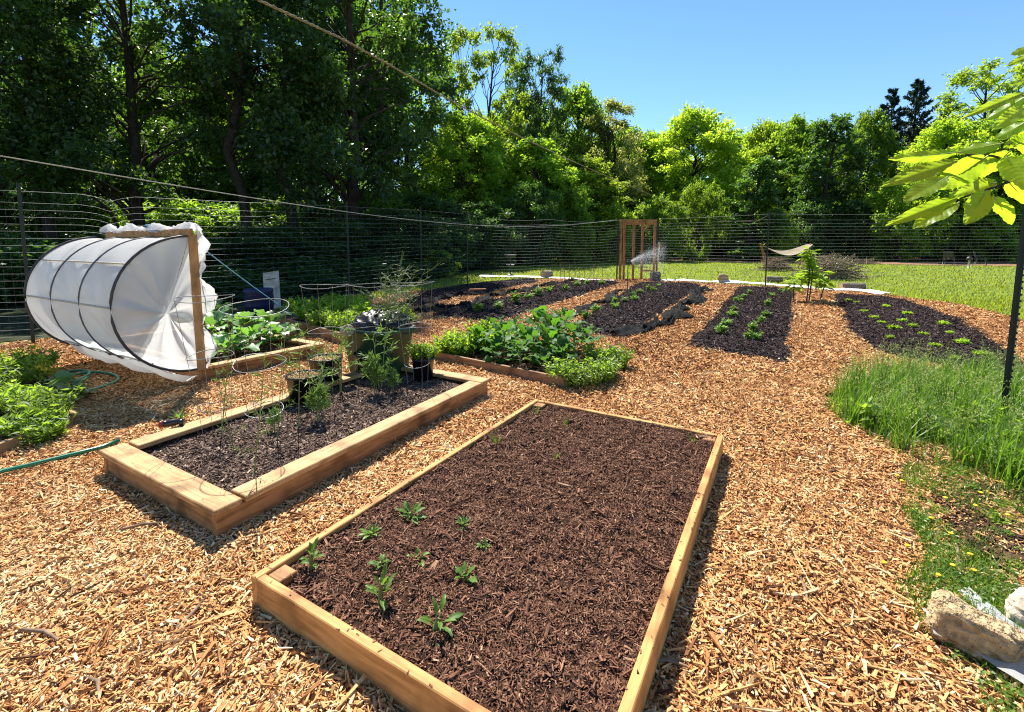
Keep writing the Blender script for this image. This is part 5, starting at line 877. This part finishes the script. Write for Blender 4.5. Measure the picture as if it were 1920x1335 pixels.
def ribbon(name, line, width, amp, mat, label, cat, seed, base=0.03, lift=0.0, nv=9, step=0.07, group=None):
    L = np.array([p[:2] for p in line]); s = np.concatenate([[0], np.cumsum(np.linalg.norm(np.diff(L, axis=0), axis=1))]); n = max(8, int(s[-1] / step)); u = np.linspace(0, s[-1], n); C = np.stack([np.interp(u, s, L[:, i]) for i in range(2)], 1); Tn = unit(np.gradient(C, axis=0)); Nn = np.stack([-Tn[:, 1], Tn[:, 0]], 1)
    g = np.random.default_rng(seed); ns = g.normal(0, 1, (n, nv)); ns = sum(np.roll(ns, q_, 0) for q_ in range(-3, 4)) / 3.2 + 0.16 * g.normal(0, 1, (n, nv)); wv = width * (0.7 + 0.35 * np.sin(u * 2.3 + seed) + 0.3 * np.sin(u * 5.1)); C = C + Nn * (0.10 * np.sin(u * 1.7 + seed) + 0.05 * np.sin(u * 6.1))[:, None] * (width < 0.55)
    q = np.linspace(-0.5, 0.5, nv); X = C[:, None] + Nn[:, None] * (q[None, :, None] * wv[:, None, None]) + g.normal(0, amp * 0.10, (n, nv, 2)); Z = base + lift * np.cos(q * 3.1)[None] + amp * np.abs(ns) * (0.3 + np.cos(q * 2.9)[None]); b = MB(); b.grid(np.concatenate([X, Z[..., None]], -1).reshape(-1, 3), n, nv, 0, 0.5, True); return tag(b.build(name, mat), label, cat, group)
ribbon('plastic_sheet', [G(1738, 1196), G(1790, 1212), G(1850, 1245), G(1960, 1320)], 0.21, 0.012, M['polyclear'], 'milky plastic sheet under the sandstone block', 'plastic sheet', 3, 0.06, 0.01, 9, 0.03)
ribbon('plastic_sheet', [G(1850, 1130), G(1890, 1175), G(1960, 1220)], 0.14, 0.014, M['polyclear'], 'milky plastic sheet behind the sandstone block', 'plastic sheet', 4, 0.03, 0.01, 9, 0.03)
WS = 'black weed sheets along the mulch rows'
ribbon('weed_sheet', [G(1150, 632), G(1215, 622), G(1250, 602), G(1282, 582), G(1306, 560), G(1318, 542)], 0.5, 0.055, M['sheet'], 'crumpled black weed sheet along the right side of the gate row', 'weed sheet', 1, 0.04, 0.02, 13, 0.04, WS)
ribbon('weed_sheet', [G(792, 590), G(835, 582), G(880, 572), G(925, 560), G(970, 549), G(1010, 541), G(1050, 533), G(1080, 526)], 0.36, 0.050, M['sheet'], 'long crumpled black weed sheet left of the seedling row', 'weed sheet', 2, 0.045, 0.01, 13, 0.05, WS)
ribbon('weed_sheet', [G(1060, 598), G(1095, 586), G(1125, 572), G(1148, 556), G(1170, 547)], 0.35, 0.039, M['sheet'], 'short black weed sheet at the left of the gate row', 'weed sheet', 5, 0.045, 0.01, 11, 0.05, WS)
ribbon('weed_sheet', [G(770, 572), G(815, 566), G(860, 556), G(920, 549)], 0.4, 0.033, M['sheet'], 'shaded black weed sheet in the left most mulch row', 'weed sheet', 6, 0.05, 0.03, 9, 0.09, WS)
ribbon('edging_sheet', [G(900, 519), G(960, 520), G(1020, 521), G(1090, 525), G(1150, 529)], 0.7, 0.02, M['whitesheet'], 'white edging sheet along the lawn left of the gate', 'edging', 7, 0.03, 0.02, 7, 0.2)
ribbon('edging_sheet', [G(1238, 527), G(1320, 529), G(1400, 532), G(1480, 538), G(1560, 545), G(1620, 549), G(1665, 553)], 0.62, 0.03, M['whitesheet'], 'white edging sheet along the lawn right of the gate', 'edging', 8, 0.03, 0.02, 7, 0.15)
# ------------------------------------------------------------------ fence, posts, gate
def post_mesh(h, r=0.022):
    b = MB(); b.box((0, 0, h / 2 - 0.1), (r * 2, 0.008, h + 0.2)); b.box((0, r * 0.75, h / 2 - 0.1), (0.008, r * 1.4, h + 0.196))
    for k in range(int(h / 0.055)): b.box((0, -0.008, 0.06 + k * 0.055), (r * 0.9, 0.010, 0.018))
    return b.mesh('t_post', M['post'])
def panel(t, p, q, h0, h1, n_h, vs, sag=0.0, rad=0.0024, dent=None):
    b = MB(); p = np.array(p); q = np.array(q); L = np.linalg.norm(q - p); u = np.linspace(0, 1, 17)
    def top(s):
        h = h0 * (1 - s) + h1 * s - sag * math.sin(3.14159 * s)
        return h - (dent[1] * math.exp(-((s - dent[0]) / 0.06) ** 2) if dent else 0)
    for k in range(n_h):
        f = (k + 0.4) / n_h; b.tube([(*(p * (1 - s) + q * s), top(s) * f + 0.0 if k < n_h - 1 else top(s)) for s in u], rad * (1.35 if k == n_h - 1 else 1) * 0.72, 3, cap=False)
    m = int(L / vs)
    for j in range(m):
        s = (j + 0.5) / m; x, y = p * (1 - s) + q * s; b.tube([(x, y, 0.02), (x, y, top(s))], rad * 0.12, 3, cap=False)
    b.build('wire_mesh', M['fwire'], t)
def fence(name, label, pts, vs, sag=0.0, rad=0.0024, posts=None, dent=None):
    t = thing(name, label, 'fence')
    for i in range(len(pts) - 1):
        (x0, y0, h0), (x1, y1, h1) = pts[i], pts[i + 1]; panel(t, (x0, y0), (x1, y1), h0, h1, 22, vs, sag, rad, dent if i == 1 else None)
    for i, (x, y, h) in enumerate(pts):
        if posts is None or i in posts: o = part('post', post_mesh(h + 0.12), t); o.location = (x, y, 0); o.rotation_euler = (0, trng.uniform(-0.02, 0.02), 0.8)
    return t
def hh(px, py, Y): return at(px, py, Y)[2]
fence('wire_fence', 'tall wire mesh fence along the dark woods on the left', [(-13.5, 5.6, 2.5), (-7.45, 7.1, hh(28, 358, 7.1)), (-5.75, 9.4, 2.42), (-4.15, 11.8, 2.5), (-2.85, 14.6, 2.6), (-1.59, 16.5, 2.6)], 0.11, 0.0, 0.0030, (1, 3, 4, 5), (0.38, 0.10))
fence('wire_fence', 'sagging wire mesh fence between the left corner and the gate', [(-1.59, 16.5, 2.55), (1.5, 18.2, 2.5), (4.62, 19.9, 2.55)], 0.2, 0.10, 0.0036, ())
fence('wire_fence', 'wire mesh fence from the gate toward the right', [(6.25, 19.9, 2.6), (9.03, 16.45, 2.6), (14.0, 16.9, 2.62), (19.5, 17.4, 2.65)], 0.3, 0.02, 0.0036, (1,))
for px, Y0, lab in ((1157, 19.85, 'black metal post at the left side of the gate'), (1231, 19.85, 'black metal post at the right side of the gate')):
    x, y, _ = at(px, 500, Y0); o = bpy.data.objects.new('metal_post', post_mesh(2.62, 0.03)); scene.collection.objects.link(o); o.location = (x, y, 0); tag(o, lab, 'post', 'gate posts')
x, y, _ = G(1884, 800); o = bpy.data.objects.new('metal_post', post_mesh(2.1, 0.027)); scene.collection.objects.link(o); o.location = (x, y, 0); o.rotation_euler = (0.0, 0.02, 0.7); tag(o, 'tall dark metal post standing in the grass at right', 'post')
gx0, gy = at(1163, 500, 19.7)[0], 19.7; gx1 = at(1226, 500, 19.7)[0]; gw = gx1 - gx0
gt = thing('garden_gate', 'reddish cedar framed gate with wire panels', 'gate', ((gx0 + gx1) / 2, gy, 0)); hw = gw / 2
def gb(nm, p, q, w_, h_, mat='redwood'):
    b = MB(); b.board(p, q, w_, h_, r=trng.random()); b.build(nm, M[mat], gt)
gb('frame_post', (-hw, 0, -0.02), (-hw, 0, 2.48), 0.09, 0.09, 'oldpine'); gb('frame_post', (hw, 0, -0.02), (hw, 0, 2.48), 0.09, 0.09); gb('lintel', (-hw - 0.06, -0.01, 2.52), (hw + 0.06, -0.01, 2.52), 0.10, 0.09, 'oldpine')
for s, nm in ((-0.78, 'stile'), (-0.22, 'stile'), (0.28, 'stile')): gb(nm, (hw * s * 1.0, 0.04, 0.06), (hw * s * 1.0, 0.04, 2.36), 0.06, 0.09)
gb('top_rail', (-hw * 0.85, 0.045, 2.40), (hw * 0.9, 0.045, 2.40), 0.06, 0.09); gb('bottom_rail', (-hw * 0.8, 0.045, 0.04), (hw * 0.9, 0.045, 0.04), 0.06, 0.08); gb('cross_rail', (hw * 0.32, 0.045, 0.42), (hw * 0.9, 0.045, 0.42), 0.05, 0.08); gb('brace', (hw * 0.30, 0.05, 2.10), (hw * 0.75, 0.05, 2.32), 0.04, 0.06)
b = MB()
for k in range(24): b.tube([(-hw * 0.8, 0.09, 0.1 + k * 0.098), (hw * 0.9, 0.09, 0.1 + k * 0.098)], 0.0032, 3, cap=False)
b.build('wire_panel', M['fwire'], gt)
b = MB(); b.board((gx1 + 0.25, gy + 0.4, 0.6), (gx1 + 0.36, gy + 0.5, 1.6), 0.05, 0.09); b.board((gx1 + 0.24, gy + 0.4, 0.0), (gx1 + 0.25, gy + 0.4, 0.6), 0.05, 0.09); tag(b.build('yellow_plank', M['ybar']), 'narrow yellow plank leaning beside the gate post', 'plank')
x, y, _ = G(1227, 528); b = MB(); b.box((x, y - 0.1, 0.2), (0.36, 0.3, 0.40), 0.1, bev=0.03); b.box((x, y - 0.1, 0.41), (0.30, 0.24, 0.03), 0.1, bev=0.01); tag(b.build('block', M['concrete']), 'dark grey block at the foot of the gate', 'block')
# sprinkler and its spray
x, y, _ = G(1176, 560); spz = at(1176, 495, y)[2]; t = thing('sprinkler', 'sprinkler on a thin stake throwing white spray by the gate', 'sprinkler', (x, y, 0)); b = MB(); b.tube([(0, 0, 0), (0, 0, spz)], 0.012, 6); b.build('stake', M['darkmetal'], t)
b = MB(); b.lathe([(0.001, spz), (0.03, spz), (0.03, spz + 0.06), (0.015, spz + 0.09), (0.001, spz + 0.09)], n=12); b.tube([(0, 0, spz + 0.05), (0.07, 0, spz + 0.09)], 0.012, 6); b.build('head', M['darkmetal'], t)
g = np.random.default_rng(21); n = 11000; s = g.random(n) ** 0.8; pos = np.stack([0.06 + 0.98 * s, 0.5 * s * g.normal(0, 0.35, n), spz + 0.08 + 0.50 * s - 0.22 * s * s + g.normal(0, 0.13, n) * s * (1 + 1.2 * (g.random(n) < 0.2)) - 0.55 * s * np.abs(g.normal(0, 1, n)) * (g.random(n) < 0.5)], 1)
b = MB(); TV = np.array([(1, 0, 0), (0, 1, 0), (-1, 0, 0), (0, -1, 0), (0, 0, 1), (0, 0, -1)], float); TF = [(0, 1, 4), (1, 2, 4), (2, 3, 4), (3, 0, 4), (1, 0, 5), (2, 1, 5), (3, 2, 5), (0, 3, 5)]
sc = 0.0010 + 0.0022 * g.random(n) ** 3; b.scatter(TV, TF, pos, np.repeat(np.eye(3)[None], n, 0), np.stack([sc * 1.6, sc, sc], 1), g.random(n)); o = b.build('water_spray', M['mist'], t); o['kind'] = 'stuff'
# ropes
b = MB(); p, q = np.array(at(-60, 282, 5.6)), np.array(at(1158, 412, 19.85)); b.tube([p * (1 - s) + q * s - np.array((0, 0, 0.55 * math.sin(3.14 * s))) for s in np.linspace(0, 1, 30)], 0.0075, 6); tag(b.build('clothes_line', M['rope']), 'pale rope stretched from the left to the gate, lower of the two', 'rope')
rp = [at(470, -14, 1.18), at(485, 0, 1.2), at(640, 72, 1.46), at(735, 124, 1.76), at(830, 180, 2.12), at(915, 226, 2.65), at(1000, 268, 3.4), at(1075, 303, 4.5), at(1150, 336, 6.3), at(1215, 363, 9.0), at(1270, 386, 12.8), at(1310, 402, 14.7), at(1355, 414, 15.5), at(1415, 416, 16.1), at(1441, 404, 16.45)]
tr_ = thing('clothes_line', 'twisted tan rope overhead sagging to the far fence post', 'rope')
R0 = np.array([(2 * np.array(rp[0]) - np.array(rp[3]))] + [np.array(v) for v in rp]); s0 = np.concatenate([[0], np.cumsum(np.linalg.norm(np.diff(R0, axis=0), axis=1))]); uu = np.concatenate([np.linspace(0, s0[8], 700), np.linspace(s0[8], s0[-1], 60)[1:]]); Rc_ = np.stack([np.interp(uu, s0, R0[:, i]) for i in range(3)], 1)
for ph in (0, math.pi):
    b = MB(); off = np.stack([0.0017 * np.cos(uu * 150 + ph), 0 * uu, 0.0017 * np.sin(uu * 150 + ph)], 1); b.tube(Rc_ + off, np.interp(uu, [0, 1, 4, 18], [0.0023, 0.0021, 0.0022, 0.0036]), 6); b.build('strand', M['tanrope'], tr_)
# ------------------------------------------------------------------ things on the lawn
def logobj(px, py, L, r, rz, label, z=0.0):
    x, y, _ = G(px, py); t = thing('log', label, 'log', (x, y, r * 0.9 + z), rz, 'cut logs on the lawn edge'); g = np.random.default_rng(int(px)); b = MB(); n = 18; V = []
    for i in range(9):
        for j in range(n):
            a = 6.283 * j / n; rr_ = r * (1 + 0.05 * math.sin(3 * a + i) + g.normal(0, 0.02)); V.append(((i / 8 - 0.5) * L, rr_ * math.cos(a), rr_ * math.sin(a)))
    b.grid(V, 9, n, 0, 0.5, True, True); b.build('bark', M['log'], t)
    for sg in (-1, 1): b = MB(); b.add([(sg * L * 0.499, r * 0.97 * math.cos(6.283 * j / n), r * 0.97 * math.sin(6.283 * j / n)) for j in range(n)], [tuple(range(n))]); b.build('cut_end', M['logend'], t)
logobj(1355, 530, 0.5, 0.19, 1.2, 'thick cut log seen end on at the lawn edge'); logobj(1450, 529, 0.65, 0.13, 0.0, 'thin pale log lying by the far fence post'); logobj(1597, 545, 0.72, 0.14, -0.1, 'weathered log lying right of the sapling'); logobj(1025, 521, 0.5, 0.18, 0.8, 'dark short log on the white edging left of the gate')
hm = thing('hammock', 'cream cloth hammock slung between wooden props on the lawn', 'hammock', at(1471, 492, 30)[:2] + (0,)); 
def zat(py): return at(1471, py, 30)[2]
xl, xr = -1.62, 1.62
b = MB(); nu, nv = 25, 9; b.grid([(xl + (xr - xl) * i / (nu - 1), (j / (nv - 1) - 0.5) * 0.9 * (0.5 + 0.5 * math.sin(math.pi * i / (nu - 1))), zat(458) - 0.62 * math.sin(math.pi * i / (nu - 1)) + (0.12 * abs(j / (nv - 1) - 0.5) + 0.28 * (j / (nv - 1) - 0.5)) * math.sin(math.pi * i / (nu - 1)) ** 0.5) for i in range(nu) for j in range(nv)], nu, nv); b.build('cloth', M['cloth'], hm)
for sx_, in ((-1,), (1,)):
    for dy in (-0.25, 0.25): b = MB(); b.board((sx_ * 1.05, dy, -0.02), (sx_ * 1.63, 0, zat(457)), 0.07, 0.09); b.build('prop', M['redwood'], hm)
def brush(px, py, w_, h_, n, L, mat, name, label, seed, leafy=0):
    x, y, _ = G(px, py); g = np.random.default_rng(seed); b = MB()
    for k in range(n):
        u = g.normal(0, 0.38); c = np.array((u * w_ / 2, g.normal(0, 0.3) * w_ / 3, max(0.03, h_ * g.random() * math.exp(-2.2 * u * u)))); a = g.normal(0, 0.5) + (math.pi if g.random() < 0.5 else 0); e = g.normal(0.12, 0.25); d = np.array((math.cos(a) * math.cos(e), math.sin(a) * math.cos(e), math.sin(e))) * L * g.uniform(0.5, 1.2) / 2
        p, q = c - d, c + d; p[2] = max(p[2], 0.01); q[2] = max(q[2], 0.01); b.tube([p, c + g.normal(0, 0.04, 3), q], (0.012, 0.016, 0.005), 4, 0, g.random(), cap=False)
        if leafy: m = leafy; s = g.random((m, 1)); b.leaves(p + (q - p) * s + g.normal(0, 0.05, (m, 3)), g.normal(0, 1, (m, 3)), g.normal(0, 1, (m, 3)), g.uniform(0.06, 0.14, m), 0.035, g.random(m), m=1)
    o = b.build(name, [M['stick'], M['deadleaf']]); o.location = (x, y, 0); return tag(o, label, 'brush pile')
brush(1555, 522, 3.3, 1.0, 190, 1.3, 'stick', 'brush_pile', 'large heap of dry leafy branches on the lawn', 31, 24); brush(1455, 508, 2.1, 0.75, 130, 1.2, 'stick', 'stick_pile', 'stacked pile of dark cut sticks beneath the hammock', 32); brush(1620, 495, 3.0, 0.35, 60, 1.2, 'stick', 'brush_pile', 'low scatter of grey branches behind the leafy heap', 33, 4)
x, y, _ = G(957, 517); t = thing('bird_bath', 'dark two tiered bird bath on the lawn by the woods', 'bird bath', (x, y, 0)); b = MB(); b.tube([(0, 0, -0.05), (0, 0, 0.95)], 0.035, 8); b.lathe([(0.001, 0), (0.2, 0), (0.15, 0.06), (0.03, 0.1)], n=16); b.build('pole', M['darkmetal'], t)
for z, r in ((0.92, 0.32), (0.45, 0.22)): b = MB(); b.lathe([(0.001, z), (r * 0.6, z), (r, z + 0.09), (r * 0.97, z + 0.1), (r * 0.55, z + 0.03), (0.001, z + 0.03)], n=20); b.build('basin', M['darkmetal'], t)
CHm = []
b = MB()
for sx_ in (-0.26, 0.26):
    b.tube([(sx_, -0.28, 0), (sx_, -0.26, 0.55), (sx_, 0.3, 0.6)], 0.02, 6); b.tube([(sx_, 0.32, 0), (sx_, 0.2, 0.42), (sx_, 0.42, 1.0)], 0.02, 6)
CHm.append(('frame', b.mesh('chair_frame', M['darkmetal']))); b = MB(); b.box((0, 0, 0.42), (0.5, 0.5, 0.03)); CHm.append(('seat', b.mesh('chair_seat', M['darkmetal']))); b = MB(); b.box((0, 0.36, 0.75), (0.5, 0.03, 0.45), rot=Matrix.Rotation(-0.3, 3, 'X')); CHm.append(('backrest', b.mesh('chair_back', M['darkmetal'])))
for px, rz, lab in ((1778, 2.2, 'dark metal lawn chair left of the garden lamp'), (1838, 0.9, 'dark metal lawn chair right of the garden lamp')):
    c = thing('lawn_chair', lab, 'chair', at(px, 500, 33.5)[:2] + (0,), rz, 'lawn chairs before the far woods')
    for nm, me in CHm: part(nm, me, c)
x, y, _ = G(1816, 503); t = thing('garden_lamp', 'short pale garden lamp post with round dark head', 'lamp', (x, y, 0)); b = MB(); b.tube([(0, 0, 0), (0, 0, 0.5)], 0.05, 8); b.build('pole', M['greyboard'], t); b = MB(); b.lathe([(0.001, 0.48), (0.12, 0.5), (0.16, 0.6), (0.12, 0.7), (0.001, 0.74)], n=14); b.build('head', M['darkmetal'], t)
g = random.Random(6)
for i in range(10):
    px = 1050 + i * 9 + g.uniform(-2, 2); x, y, _ = G(px, 524 + i * 0.3); b = MB(); h = g.uniform(0.5, 0.75); b.tube([(0, 0, -0.05), (g.uniform(-0.05, 0.05), 0, h)], 0.012, 5); o = b.build('plant_stake', M['stick']); o.location = (x, y, 0); tag(o, 'thin plant stake in the row left of the gate', 'stake', 'thin stakes by the white edging')
x, y, _ = G(896, 556); t = thing('plank_stool', 'small red plank on wire legs in the shaded row', 'stool', (x, y, 0), 0.3); b = MB(); b.box((0, 0, 0.22), (0.5, 0.09, 0.03), bev=0.004); b.build('plank', M['redwood'], t)
for s_ in (-0.22, 0.22): b = MB(); b.tube([(s_, 0, -0.02), (s_, 0, 0.62 if s_ > 0 else 0.22)], 0.006, 5); b.build('leg', M['darkmetal'], t)
b = MB(); x, y, _ = G(1535, 568); b.box((x, y, 0.05), (0.36, 0.06, 0.09), -0.15, bev=0.004); tag(b.build('short_plank', M['oldpine']), 'short plank on the chips beside the sapling', 'plank')
